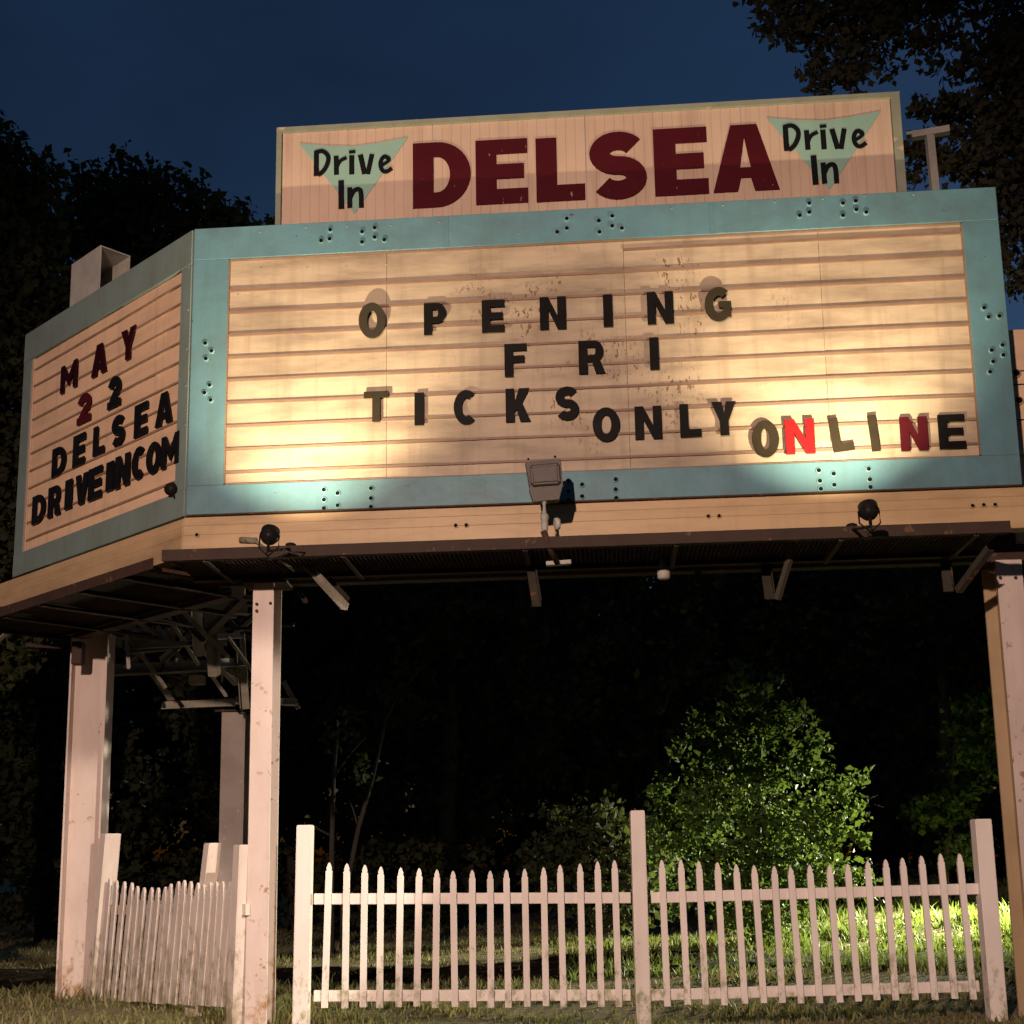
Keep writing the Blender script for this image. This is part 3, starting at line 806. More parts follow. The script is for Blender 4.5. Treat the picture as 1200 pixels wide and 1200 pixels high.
def painted(name, polys, mat, lift, parent, fc=FR):
    """flat painted shape on the header, a thin film; polys [(outer, holes)] in (u, z)"""
    bm = bmesh.new()
    for i, (o, hs_) in enumerate(polys):
        extrude(bm, o, hs_, None, i * 0.0012)
    c = fc.mat(0, 0, HW + lift)
    cu = sum(p[0] for p in polys[0][0]) / len(polys[0][0]); cz = sum(p[1] for p in polys[0][0]) / len(polys[0][0])
    for v in bm.verts:
        v.co.x -= cu; v.co.y -= cz
    bmesh.ops.recalc_face_normals(bm, faces=bm.faces)
    me = bpy.data.meshes.new(name); bm.to_mesh(me); bm.free()
    me.materials.append(mat)
    o = link(name, me, None, parent, fc.pt(cu, cz, HW + lift))
    o.rotation_euler = c.to_3x3().to_euler()
    return o
for ch, xl, xr, yt, yb in (('D', 484, 552, 166.5, 243), ('E', 558, 619, 163.5, 239.2), ('L', 629, 686, 161, 236),
                           ('S', 692, 759, 155.5, 233), ('E', 768, 831, 150, 229), ('A', 836, 914, 146, 224.5)):
    xc = (xl + xr) / 2
    u, z0 = FR.uz(xc, yb, HW); _, z1 = FR.uz(xc, yt, HW)
    ym = (yt + yb) / 2
    wd = FR.uz(xr, ym, HW)[0] - FR.uz(xl, ym, HW)[0]
    ht = z1 - z0
    comps = glyph(ch, wd / ht, 0.30, 0.78)
    painted('painted_letter', [([(u - wd / 2 + x * ht, z0 + y * ht) for x, y in o], [[(u - wd / 2 + x * ht, z0 + y * ht) for x, y in h] for h in hh]) for o, hh in comps],
            M['maroon'], 0.004, HEAD)
# mint triangles and the brush lettering, drawn once for the left and repeated on the right
def E5(x, y): return FR.uz(350 + x / 8.571, 150 + y / 8.571, HW)
o_u, o_z = E5(150, 235)
r_u, r_z = FR.uz(916.3, 147.5, HW)
TRI = [E5(5, 155), E5(270, 178), E5(550, 184), E5(800, 150), E5(1100, 92), E5(560, 862)]
def bl(pts, t): return (stroke([E5(*p) for p in pts], [x / 8.571 / FPX * 9.75 for x in t] if hasattr(t, '__len__') else t / 8.571 / FPX * 9.75), [])
def sm(pts, n=5):
    """smooth curve through points (Catmull-Rom)"""
    out = []
    P = [pts[0]] + list(pts) + [pts[-1]]
    for i in range(1, len(P) - 2):
        for j in range(n):
            t = j / n
            out.append(tuple(0.5 * ((2 * P[i][k]) + (-P[i - 1][k] + P[i + 1][k]) * t + (2 * P[i - 1][k] - 5 * P[i][k] + 4 * P[i + 1][k] - P[i + 2][k]) * t * t
                                    + (-P[i - 1][k] + 3 * P[i][k] - 3 * P[i + 1][k] + P[i + 2][k]) * t ** 3) for k in range(2)))
    out.append(tuple(pts[-1]))
    return out
WORDS = [
    ('D', [bl([(180, 235), (178, 485)], 58), bl(sm([(165, 252), (240, 236), (296, 285), (292, 360), (250, 435), (196, 476)]), 52)]),
    ('r', [bl([(378, 282), (381, 474)], 56), bl(sm([(385, 395), (420, 335), (484, 300)]), 44)]),
    ('i', [bl([(534, 276), (534, 470)], 58), bl([(506, 246), (572, 240)], 40)]),
    ('v', [bl([(620, 270), (664, 466)], 58), bl([(738, 266), (694, 468)], 54)]),
    ('e', [bl(sm([(908, 318), (872, 288), (838, 312), (822, 370), (842, 428), (885, 440), (938, 404)]), 48), bl(sm([(826, 384), (880, 352), (910, 322), (896, 292)]), 40)]),
    ('I', [bl([(428, 528), (430, 815)], 64)]),
    ('n', [bl([(514, 598), (516, 806)], 56), bl(sm([(520, 700), (556, 636), (605, 618), (628, 660), (630, 802)]), 54)]),
]
for side, (du, dz) in (('left', (0, 0)), ('right', (r_u - o_u, r_z - o_z))):
    sh = lambda L: [(u + du, z + dz) for u, z in L]
    t_ = painted('painted_triangle', [(sh(TRI), [])], M['mint'], 0.002, HEAD)
    for ch, comps in WORDS:
        painted('painted_letter', [(sh(o), []) for o, _ in comps], M['blackpaint'], 0.006, HEAD)

# ------------------------------------------------------------------ posts, deck and steel under the sign
def ibeam(name, foot, top_z, wf, d, yaw, mat, edge_mat=None, label=None):
    """wide-flange post: two flanges and a web; yaw turns its front flange"""
    bm = bmesh.new()
    r = Vector((math.cos(yaw), -math.sin(yaw), 0)); n = Vector((-math.sin(yaw), -math.cos(yaw), 0))
    tf = 0.018; tw = 0.014
    prof = [(-wf / 2, d / 2), (wf / 2, d / 2), (wf / 2, d / 2 - tf), (tw / 2, d / 2 - tf), (tw / 2, -d / 2 + tf), (wf / 2, -d / 2 + tf),
            (wf / 2, -d / 2), (-wf / 2, -d / 2), (-wf / 2, -d / 2 + tf), (-tw / 2, -d / 2 + tf), (-tw / 2, d / 2 - tf), (-wf / 2, d / 2 - tf)]
    f = Vector(foot)
    A = [bm.verts.new(f + r * x + n * y + Vector((0, 0, -0.15))) for x, y in prof]
    B = [bm.verts.new(f + r * x + n * y + Vector((0, 0, top_z - f.z))) for x, y in prof]
    for i in range(12):
        fc = bm.faces.new((A[i], A[(i + 1) % 12], B[(i + 1) % 12], B[i]))
        if edge_mat is not None and i in (7, 8, 9, 10, 11): fc.material_index = 1
    bm.faces.new(A[::-1]); bm.faces.new(B)
    o = build(name, bm, mat, SIGN, base=True)
    if edge_mat is not None: o.data.materials.append(edge_mat)
    if label: o['label'] = label
    return o
pB = aty(305, 1208, 9.95); pB.z = 0
topB = aty(310, 683, 9.95).z
_x = aty(309.5, 690, 9.95).x
ibeam('post', (_x, 9.95 + 0.15, 0), topB, 0.165, 0.30, R_(2), M['post'])
pA = Vector((aty(104, 742, 12.35).x, 12.35, 0)); topA = aty(104, 740, 12.35).z
ibeam('post', (pA.x, 12.35 + 0.15, 0), topA, 0.26, 0.36, R_(88), M['post'])
pC = Vector((aty(277, 838, 14.2).x, 14.2, 0)); topC = aty(277, 836, 14.2).z
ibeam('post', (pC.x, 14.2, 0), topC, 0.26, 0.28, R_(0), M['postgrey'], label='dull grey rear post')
pD = Vector((aty(1183, 660, 9.75).x, 9.75, 0)); topD = aty(1180, 656, 9.75).z
ibeam('post', (pD.x, 9.75 + 0.17, 0), topD, 0.20, 0.34, R_(2), M['post'], M['posttan'], label='right post with an orange-tan inner side')
# cap plates on posts
for (x, y, z, s) in ((_x, 10.1, topB, 0.36), (pA.x, 12.5, topA, 0.46), (pC.x, 14.2, topC, 0.40), (pD.x, 9.92, topD, 0.25)):
    bm = bmesh.new(); bar(bm, (x - s / 2, y, z + 0.012), (x + s / 2, y, z + 0.012), s * 0.9, 0.022)
    build('cap_plate', bm, M['rust'], SIGN)

# catwalk deck: lip channel towards the road, grating behind it
LW = 0.52
ZD = FR.uz(345, 639, LW)[1]
DU0 = UL - 0.01; DU1 = FR.uz(1184, 612, LW)[0]
bm = bmesh.new()
fbox(bm, FR, DU0, DU1, ZD - 0.085, ZD, LW - 0.012, LW)
fbox(bm, FR, DU0 + .002, DU1 - .002, ZD - 0.012, ZD - 0.001, LW - 0.075, LW - 0.0125)
fbox(bm, FR, DU0 + .002, DU1 - .002, ZD - 0.084, ZD - 0.073, LW - 0.075, LW - 0.0125)
build('catwalk_channel', bm, M['rust'], SIGN)
bm = bmesh.new()
fbox(bm, FR, DU0, DU1, ZD - 0.085, ZD, -0.26, -0.248)
fbox(bm, FR, DU0 + .002, DU1 - .002, ZD - 0.083, ZD - 0.074, -0.247, -0.19)
build('catwalk_channel', bm, M['rust'], SIGN)
def grating(fc, u0, u1, w0, w1, z, pitch, name='grating'):
    bm = bmesh.new()
    u = u0
    i = 0
    while u < u1:
        fbox(bm, fc, u, u + 0.006, z - 0.028, z, w0, w1); u += pitch
    w_ = w0 + 0.04
    while w_ < w1:
        fbox(bm, fc, u0 + .001, u1 - .001, z - 0.020, z - 0.0015, w_, w_ + 0.006); w_ += 0.055
    return build(name, bm, M['rust'], SIGN)
grating(FR, DU0 + 0.01, DU1 - 0.01, -0.245, LW - 0.014, ZD - 0.02, 0.034)
# left wing of the catwalk
bm = bmesh.new()
fbox(bm, LF, -3.35, 0.06, ZD - 0.085, ZD, LW - 0.2, LW - 0.188)
build('catwalk_channel', bm, M['rust'], SIGN)
bm = bmesh.new()
fbox(bm, LF, -3.35, -0.2, ZD - 0.085, ZD, -0.56, -0.548)
build('catwalk_channel', bm, M['rust'], SIGN)
grating(LF, -3.34, -0.1, -0.545, LW - 0.205, ZD - 0.022, 0.034)
# cross joists under the deck
for i in range(6):
    u = DU0 + 0.35 + i * (DU1 - DU0 - 0.6) / 5 + random.uniform(-.2, .2)
    bm = bmesh.new(); angle_iron(bm, FR.pt(u, ZD - 0.10, LW - 0.02), FR.pt(u, ZD - 0.10, -0.24), 0.035, 0.006)
    build('joist', bm, M['rust'], SIGN)
for i in range(5):
    u = -3.2 + i * 0.7
    bm = bmesh.new(); angle_iron(bm, LF.pt(u, ZD - 0.10, LW - 0.22), LF.pt(u, ZD - 0.10, -1.2), 0.05, 0.006)
    build('joist', bm, M['rust'], SIGN)
# main beams that carry the boxes
bm = bmesh.new(); fbox(bm, FR, UL + 0.1, UR + 0.15, ZD - 0.06, ZD + 0.16, -0.62, -0.50)
build('main_beam', bm, M['rust'], SIGN)
bm = bmesh.new(); fbox(bm, LF, -3.0, -0.3, ZD - 0.10, ZD + 0.10, -0.75, -0.63)
build('main_beam', bm, M['rust'], SIGN)

# struts and brackets: (pixel a, distance a, pixel b, distance b, size, material)
def strut(pa, Ya, pb, Yb, leg, mat, name='strut', iron=True, th=0.008):
    bm = bmesh.new()
    a = aty(*pa, Ya); b = aty(*pb, Yb)
    if iron: angle_iron(bm, a, b, leg, th)
    else: bar(bm, a, b, leg, leg)
    return build(name, bm, mat, SIGN)
br = worn('rusty_bracket', (0.055, 0.046, 0.033), (0.025, 0.018, 0.013), 0.7, 7.0, (1, 1, 1), 0.7, fleck=(0.16, 0.07, 0.03), fleck_at=0.62, fleck_scale=9.0, vary=0.2, bump=0.4)
st = M['steel']; ga = M['galv']; ru = M['rust']
for a, Ya, b, Yb, lg, mt in [
    # bracket legs hanging below the front catwalk
    ((352, 655), 9.9, (407, 715), 9.2, 0.05, st), ((372, 664), 10.3, (409, 704), 9.6, 0.03, br), ((344, 681), 10.5, (360, 707), 10.1, 0.03, br),
    ((625, 655), 9.7, (634, 711), 9.25, 0.065, br),
    ((822, 650), 9.9, (821, 685), 9.9, 0.05, br),
    ((901, 652), 9.9, (908, 702), 9.5, 0.075, br), ((930, 640), 9.3, (911, 703), 9.45, 0.04, br),
    ((1113, 650), 9.7, (1118, 693), 9.5, 0.075, br), ((1158, 645), 9.0, (1121, 695), 9.4, 0.05, br),
    # framing behind the left face
    ((0, 752), 12.6, (40, 720), 12.2, 0.05, ga), ((40, 742), 12.6, (205, 755), 13.0, 0.14, st), ((150, 713), 12.2, (290, 722), 12.8, 0.11, st),
    ((148, 768), 12.9, (205, 762), 13.2, 0.16, st), ((130, 793), 13.2, (280, 786), 13.6, 0.13, st), ((190, 832), 13.9, (276, 828), 14.0, 0.09, st),
    ((276, 826), 13.9, (348, 828), 13.8, 0.09, st), ((205, 722), 12.7, (272, 792), 13.4, 0.09, st), ((228, 728), 12.9, (276, 790), 13.3, 0.07, st),
    ((147, 722), 12.5, (182, 748), 12.9, 0.06, st), ((188, 706), 12.2, (222, 734), 12.8, 0.05, ga), ((195, 724), 12.8, (230, 780), 13.3, 0.05, ga),
    ((225, 700), 12.3, (229, 770), 12.3, 0.09, ga), ((240, 705), 13.0, (248, 760), 13.0, 0.16, st), ((260, 722), 13.2, (259, 800), 13.3, 0.02, ga),
    ((175, 687), 11.7, (224, 676), 11.2, 0.04, ga), ((330, 800), 13.9, (348, 832), 13.9, 0.05, st), ((195, 790), 13.5, (200, 768), 13.5, 0.2, ru),
    ((145, 720), 12.5, (146, 742), 12.5, 0.03, ga), ((270, 800), 13.6, (320, 815), 13.8, 0.08, st), 
    ((235, 700), 12.6, (300, 760), 14.0, 0.06, ru), ((120, 760), 12.8, (210, 800), 14.0, 0.06, ru), ((0, 720), 11.9, (60, 700), 11.7, 0.07, ru),
    ((30, 760), 12.9, (220, 770), 13.6, 0.06, ru), ((285, 700), 10.6, (225, 760), 13.0, 0.07, ru),
]:
    strut(a, Ya, b, Yb, lg, mt)
rs = random.Random(21)
for i in range(26):
    xa = rs.uniform(125, 290); ya = rs.uniform(690, 790); Ya = rs.uniform(12.2, 14.0)
    ang = rs.choice((0.05, -0.06, 0.8, 0.95, -0.7, 1.5)); ln = rs.uniform(30, 85)
    xb = min(max(xa + ln * math.cos(ang), 60), 345); yb = min(max(ya + ln * math.sin(ang), 690), 832)
    strut((xa, ya), Ya, (xb, yb), Ya + rs.uniform(-0.4, 0.6), rs.choice((0.03, 0.045, 0.06, 0.09)), rs.choice((st, st, ga, ru)))
# bolts and gusset plates at the post heads
for (x, y, Y) in ((301, 708, 9.945), (317, 707, 9.945), (301, 716, 9.945), (1172, 677, 9.742), (1190, 677, 9.742)):
    p = aty(x, y, Y)
    bm = bmesh.new(); lathe(bm, p, (0, -1, 0), [(0, 0.013), (0.008, 0.013), (0.012, 0.008)], 6); build('bolt', bm, M['rust'], SIGN)
# junction boxes and odd plates in the framing
for (x, y, Y, sx, sz, mt) in [(259, 694, 11.2, 0.42, 0.20, ru), (231, 797, 13.45, 0.16, 0.10, st), (180, 776, 13.6, 0.5, 0.10, st),
                              (105, 727, 12.3, 0.40, 0.26, ru), (92, 766, 12.15, 0.10, 0.22, ru)]:
    p = aty(x, y, Y)
    bm = bmesh.new(); bar(bm, p - Vector((sx / 2, 0, 0)), p + Vector((sx / 2, 0, 0)), 0.12, sz)
    bmesh.ops.bevel(bm, geom=list(bm.edges), offset=0.008, segments=1, affect='EDGES')
    build('bracket_plate', bm, mt, SIGN)

# box end standing above the left face, open towards the right
bw = -0.22
p0 = LF.uz(84, 310, bw); p1 = LF.uz(116, 306, bw)
bm = bmesh.new()
zt = p0[1]
fbox(bm, LF, p0[0], p1[0] + 0.02, ZT - 0.3, zt, bw - 0.012, bw)
fbox(bm, LF, p0[0], p0[0] + 0.012, ZT - 0.3, zt, bw - 0.3, bw - 0.013)
fbox(bm, LF, p0[0], p1[0] + 0.02, ZT - 0.3, zt, bw - 0.312, bw - 0.301)
fbox(bm, LF, p0[0], p1[0] + 0.02, zt - 0.012, zt - 0.001, bw - 0.3, bw - 0.013)
build('box_end', bm, M['galv'], SIGN)
# T shaped post behind the header on the right
pt = aty(1090, 160, 10.3)
bm = bmesh.new(); b_ = aty(1097, 224, 10.3)
bar(bm, (b_.x, 10.3, b_.z - 0.6), (b_.x - 0.02, 10.3, pt.z), 0.065, 0.065)
q0 = aty(1062, 157, 10.35); q1 = aty(1113, 156, 10.25)
bar(bm, (q0.x, 10.35, pt.z + 0.03), (q1.x, 10.25, pt.z + 0.03), 0.07, 0.06)
build('rear_post', bm, M['galv'], SIGN)
# lower side board beyond the right end of the front face
WR = -0.55
ru0, rz1 = FR.uz(1183, 386, WR); _, rz0 = FR.uz(1196, 606, WR)
RIGHTP = part_empty('side_panel', FR.pt(ru0 + 0.6, rz0, WR), SIGN)
zz = rz1
hts = [0.36, 0.115, 0.30, 0.30, 0.30, 0.30]
for h in hts:
    fpart('board', FR, ru0 - 0.35, ru0 + 1.4, max(zz - h, rz0) + 0.006, zz - 0.006, WR - 0.05, WR, M['peach'], RIGHTP)
    zz -= h
    if zz < rz0 + 0.05: break
fpart('backing', FR, ru0 - 0.33, ru0 + 1.38, rz0, rz1 - 0.02, WR - 0.09, WR - 0.055, M['hole'], RIGHTP)
for x, y in ((1190.5, 438), (1193.5, 470)):
    stick(SOCKF, 'bolt_hole', FR, x, y, WR, RIGHTP, 1.6)
# pale beam end on the right post
q = aty(1196, 628, 9.85)
bm = bmesh.new(); bar(bm, (q.x - 0.06, 9.75, q.z), (q.x + 0.9, 9.7, q.z), 0.16, 0.15)
build('beam_end', bm, M['galv'], SIGN)
bm = bmesh.new(); bar(bm, (pD.x - 0.14, 9.95, topD + 0.085), (pD.x + 0.9, 9.95, topD + 0.085), 0.24, 0.12)
build('beam_end', bm, M['rust'], SIGN)

# ------------------------------------------------------------------ lamps on the sign
def aim(o, d):
    o.rotation_euler = Vector(d).to_track_quat('-Z', 'Y').to_euler()
def sign_lamp(px, py, tgt_px, label, watts):
    u, z = FR.uz(px, py, LW + 0.55)
    c = FR.pt(u, z, LW + 0.55)
    tu, tz = FR.uz(*tgt_px)
    d = (FR.pt(tu, tz, 0) - c).normalized()
    t = empty('sign_lamp', FR.pt(u, ZD, LW - 0.02), label, 'lamp', 'small lamps along the catwalk')
    bm = bmesh.new()
    lathe(bm, c - d * 0.10, d, [(0.04, 0.010), (0.043, 0.030), (0.055, 0.048), (0.075, 0.060), (0.10, 0.065), (0.15, 0.066), (0.15, 0.060), (0.12, 0.056), (0.10, 0.02)], 20)
    build('housing', bm, M['black'], t, True)
    bm = bmesh.new()
    lathe(bm, c - d * 0.005, d, [(0, 0.02), (0.03, 0.050), (0.036, 0.052), (0.042, 0.04), (0.045, 0.01)], 16)
    build('bulb', bm, M['bulb'], t, True)
    bm = bmesh.new()
    # yoke and swivel down to the channel
    tube(bm, [c - d * 0.05, c - d * 0.06 + Vector((0, 0, -0.06)), FR.pt(u, ZD - 0.03, LW + 0.03), FR.pt(u, ZD - 0.03, LW - 0.005)], 0.012, 8)
    lathe(bm, FR.pt(u, ZD + 0.001, LW - 0.045), (0, 0, 1), [(0, 0.04), (0.02, 0.04), (0.03, 0.02)], 12)
    build('bracket', bm, M['black'], t, True)
    bm = bmesh.new()
    sd_ = d.cross(Vector((0, 0, 1))).normalized()
    for q in (-1, 1):
        tube(bm, [c + sd_ * q * 0.070, c + sd_ * q * 0.070 - Vector((0, 0, 0.06)) - d * 0.03, c - d * 0.06 - Vector((0, 0, 0.10))], 0.006, 6)
    lathe(bm, c - d * 0.012, d, [(0, 0.0655), (0.004, 0.070), (0.012, 0.070), (0.016, 0.0655)], 20)
    tube(bm, [c - d * 0.068, c - d * 0.10 - Vector((0, 0, 0.03)), c - d * 0.09 - Vector((0, 0, 0.11)), FR.pt(u + 0.05, ZD - 0.10, LW + 0.2), FR.pt(u + 0.12, ZD - 0.06, LW + 0.01)], 0.006, 6)
    build('yoke', bm, M['black'], t, True)
    L = bpy.data.lights.new('sign_lamp_light', 'SPOT')
    L.energy = watts; L.color = (1.0, 0.83, 0.54); L.spot_size = R_(92); L.spot_blend = 0.9; L.shadow_soft_size = 0.028
    lo = bpy.data.objects.new('sign_lamp_light', L); C.objects.link(lo)
    p = c + d * 0.085
    lo.parent = t; lo.location = p - WLOC[t]
    aim(lo, d)
    return t
sign_lamp(316, 628, (368, 395), 'small round black lamp on the catwalk near the left corner of the front', SIGN_LAMP_W)
sign_lamp(1018, 599, (962, 362), 'small round black lamp on the catwalk below the word ONLINE', SIGN_LAMP_W)
# old pale lamp holder lying beside the left lamp
bm = bmesh.new()
a = aty(282, 633, 9.25); b = aty(300, 634, 9.2)
tube(bm, [a, b], 0.025, 10)
tube(bm, [b - Vector((0.01, 0, 0)), aty(345, 668, 9.7)], 0.014, 8)
o = build('lamp_holder', bm, M['steel'], None, True)
tag(o, 'empty tan lamp holder on a bent pipe left of the round black lamp', 'lamp holder')

# big square floodlight in the middle, switched off
def floodlight():
    Yq = 9.03
    def P(x, y, Y=Yq): return aty(x, y, Y)
    t = empty('floodlight', P(640, 640), 'square bronze floodlight on a stem in front of the middle of the board', 'floodlight')
    # hood: wide upper mouth, tapered back
    f = [P(617, 543), P(658, 538.5), P(660, 568), P(619, 571)]
    bk = [P(622, 572), P(657, 569), P(654, 585), P(625, 588)]
    bm = bmesh.new()
    A = [bm.verts.new(p) for p in (P(616, 541), P(657, 537), P(660, 571), P(622, 573))]
    n = Vector((0, 1, 0))
    B = [bm.verts.new(p + n * 0.10 + Vector((0, 0, 0.01))) for p in (P(615, 540), P(658, 536), P(661, 572), P(621, 574))]
    for i in range(4): bm.faces.new((A[i], A[(i + 1) % 4], B[(i + 1) % 4], B[i]))
    bm.faces.new(A); bm.faces.new(B[::-1])
    bmesh.ops.recalc_face_normals(bm, faces=bm.faces)
    bmesh.ops.bevel(bm, geom=list(bm.edges), offset=0.006, segments=2, affect='EDGES')
    h = build('housing', bm, M['bronze'], t)
    bm = bmesh.new()
    A = [bm.verts.new(p - n * 0.045) for p in (P(622, 549), P(654, 546), P(655, 567), P(624, 569))]
    B = [bm.verts.new(p - n * 0.001) for p in (P(619, 545), P(656, 541.5), P(658, 569), P(621.5, 571.5))]
    for i in range(4): bm.faces.new((A[i], A[(i + 1) % 4], B[(i + 1) % 4], B[i]))
    bm.faces.new(A); bm.faces.new(B[::-1])
    bmesh.ops.recalc_face_normals(bm, faces=bm.faces)
    bmesh.ops.bevel(bm, geom=list(bm.edges), offset=0.012, segments=2, affect='EDGES')
    build('back_cover', bm, M['bronze'], t)
    bm = bmesh.new()
    A = [bm.verts.new(p) for p in (P(620, 572), P(659, 569.5), P(655, 585), P(625, 588))]
    B = [bm.verts.new(p + n * 0.09) for p in (P(620, 572), P(659, 569.5), P(655, 585), P(625, 588))]
    for i in range(4): bm.faces.new((A[i], A[(i + 1) % 4], B[(i + 1) % 4], B[i]))
    bm.faces.new(A); bm.faces.new(B[::-1])
    build('ballast_box', bm, M['bronze'], t)
    for x, y in ((619, 538), (650.5, 535)):
        p = P(x, y)
        bm = bmesh.new(); lathe(bm, p + Vector((0, 0, -0.008)), (0, 0, 1), [(0, .008), (.012, .008), (.016, .004)], 8); build('latch', bm, M['black'], t)
    bm = bmesh.new()
    lathe(bm, P(638.5, 624, Yq + .03), (0, 0, 1), [(0, 0.018), (0.03, 0.026), (0.09, 0.026), (0.10, 0.031), (0.13, 0.031), (0.14, 0.018), (0.20, 0.010), (0.24, 0.022)], 14)
    build('stem', bm, M['galv'], t, True)
    bm = bmesh.new()
    tube(bm, [P(637, 622, Yq + .03), P(643, 640, Yq + .05), P(653, 660, Yq + .2)], [0.026, 0.022, 0.02], 10)
    build('pipe', bm, M['rust'], t, True)
    return t
floodlight()
bm = bmesh.new()
c = aty(650, 614, 9.0)
lathe(bm, c, (0.93, 0.25, 0.1), [(0, 0.03), (0.004, 0.044), (0.02, 0.046), (0.034, 0.042), (0.038, 0.01)], 18)
tube(bm, [c + Vector((0.02, 0.03, 0)), aty(650, 634, 9.15)], 0.008, 6)
tag(build('photocell', bm, M['galv'], None, True), 'small round silver sensor beside the floodlight stem', 'sensor')
bm = bmesh.new()
bar(bm, aty(640, 661, 9.3), aty(669, 659, 9.3), 0.06, 0.03)
build('bracket_plate', bm, M['galv'], SIGN)
# glass jar fixture hanging under the deck
bm = bmesh.new()
c = aty(778, 679, 9.6)
lathe(bm, c, (0, 0, 1), [(0, 0.03), (0.012, 0.05), (0.07, 0.05), (0.085, 0.03), (0.16, 0.03)], 14)
tag(build('jar_light', bm, M['galv'], None, True), 'small unlit jar light hanging under the middle of the catwalk', 'light')
# dark lamp head low on the left face
u, z = LF.uz(201, 576, 0.05)
c = LF.pt(u, z, 0.05)
t = empty('sign_lamp', c, 'small unlit black lamp at the lower corner of the left face', 'lamp', 'small lamps along the catwalk')
bm = bmesh.new()
lathe(bm, c + LF.n * 0.05, -LF.n + Vector((0, 0, 0.4)), [(0, 0.012), (0.006, 0.035), (0.03, 0.052), (0.07, 0.056), (0.07, 0.045)], 14)
build('housing', bm, M['black'], t, True)
bm = bmesh.new(); tube(bm, [c + LF.n * 0.01, LF.pt(u + 0.02, z - 0.06, 0.02)], 0.012, 6)
build('bracket', bm, M['black'], t, True)

# ------------------------------------------------------------------ picket fences
def picket(bm, foot, top, wd, th, side, nrm):
    """flat picket with a pointed dog-ear tip; side is its width direction"""
    foot = Vector(foot); top = Vector(top); s = Vector(side).normalized(); n = Vector(nrm).normalized()
    ax = (top - foot); L = ax.length; ax.normalize()
    h = wd / 2
    prof = [(-h, 0), (h, 0), (h, L - wd * 1.35), (h * 0.72, L - wd * 1.2), (h * .8, L - wd * .9), (h * .38, L - wd * 0.22), (0, L), (-h * .38, L - wd * .22), (-h * .8, L - wd * .9), (-h * 0.72, L - wd * 1.2), (-h, L - wd * 1.35)]
    A = [bm.verts.new(foot + s * x + ax * y + n * th / 2) for x, y in prof]
    B = [bm.verts.new(foot + s * x + ax * y - n * th / 2) for x, y in prof]
    k = len(prof)
    for i in range(k): bm.faces.new((A[i], A[(i + 1) % k], B[(i + 1) % k], B[i]))
    bm.faces.new(A); bm.faces.new(B[::-1])
def post(name, foot, top, wd, mat, parent, yaw=0.0):
    bm = bmesh.new()
    foot = Vector(foot); top = Vector(top)
    ax = (top - foot).normalized()
    r = Vector((math.cos(yaw), -math.sin(yaw), 0)); n = r.cross(ax).normalized(); r = ax.cross(n).normalized() * -1 if False else r
    h = wd / 2
    hexa(bm, [foot - r * h - n * h, foot + r * h - n * h, foot + r * h + n * h, foot - r * h + n * h,
              top - r * h - n * h, top + r * h - n * h, top + r * h + n * h, top - r * h + n * h])
    bmesh.ops.bevel(bm, geom=list(bm.edges), offset=0.006, segments=2, affect='EDGES')
    return build(name, bm, mat, parent, base=True)
YF = 9.9
def run(name, label, xa, xb, rails, tops, bot, posts, n):
    base = aty((xa + xb) / 2, 1200, YF); base.z = 0
    t = empty(name, base, label, 'fence', 'sections of the front picket fence')
    for px_t, py_t, px_b, wd in posts:
        tp = aty(px_t, py_t, YF); ft = aty(px_b, 1195, YF)
        d = (ft - tp); d *= (tp.z + 0.12) / -d.z
        post('post', tp + d, tp, wd, M['vinyl'], t)
    for (ya, yb) in rails:
        bm = bmesh.new()
        bar(bm, aty(xa + 1, ya, YF + 0.015), aty(xb - 1, yb, YF + 0.015), 0.036, 0.082)
        bmesh.ops.bevel(bm, geom=list(bm.edges), offset=0.004, segments=1, affect='EDGES')
        build('rail', bm, M['vinyl'], t)
    for i in range(n):
        f = (i + 0.5) / n
        x_t, x_b = tops[0][0] + (tops[-1][0] - tops[0][0]) * i / (n - 1), bot[0] + (bot[1] - bot[0]) * i / (n - 1)
        y_t = float(np.interp(x_t, [p[0] for p in tops], [p[1] for p in tops])) + random.uniform(-0.8, 0.8)
        y_b = bot[2] + (bot[3] - bot[2]) * i / (n - 1) + random.uniform(-1.2, 1.2)
        x_t += random.uniform(-1.6, 1.6); x_b += random.uniform(-1.2, 1.2)
        bm = bmesh.new()
        picket(bm, aty(x_b, y_b, YF - 0.02), aty(x_t, y_t, YF - 0.02), 0.048, 0.022, (1, 0, 0), (0, 1, 0))
        build('picket', bm, M['vinyl'], t)
    return t
run('picket_fence', 'white picket fence section between the white posts left of the middle', 367, 740, ((1053.5, 1052), (1167, 1166)),
    [(385, 1010), (425, 1013), (470, 1017), (530, 1020), (590, 1020), (630, 1017), (680, 1011), (720, 1007)], (381.5, 725.5, 1181, 1179),
    [(358, 967, 353, 0.118), (746.5, 950, 754, 0.108)], 17)
run('picket_fence', 'white picket fence section at the right, in front of the lit bush', 762, 1148, ((1052, 1041.5), (1166, 1155.5)),
    [(774.5, 1007), (820, 1009.5), (870, 1013), (925, 1015), (980, 1013), (1030, 1008), (1080, 1002), (1124, 1000)], (782.5, 1140, 1178.5, 1170),
    [(1149, 960, 1168.5, 0.125)], 17)

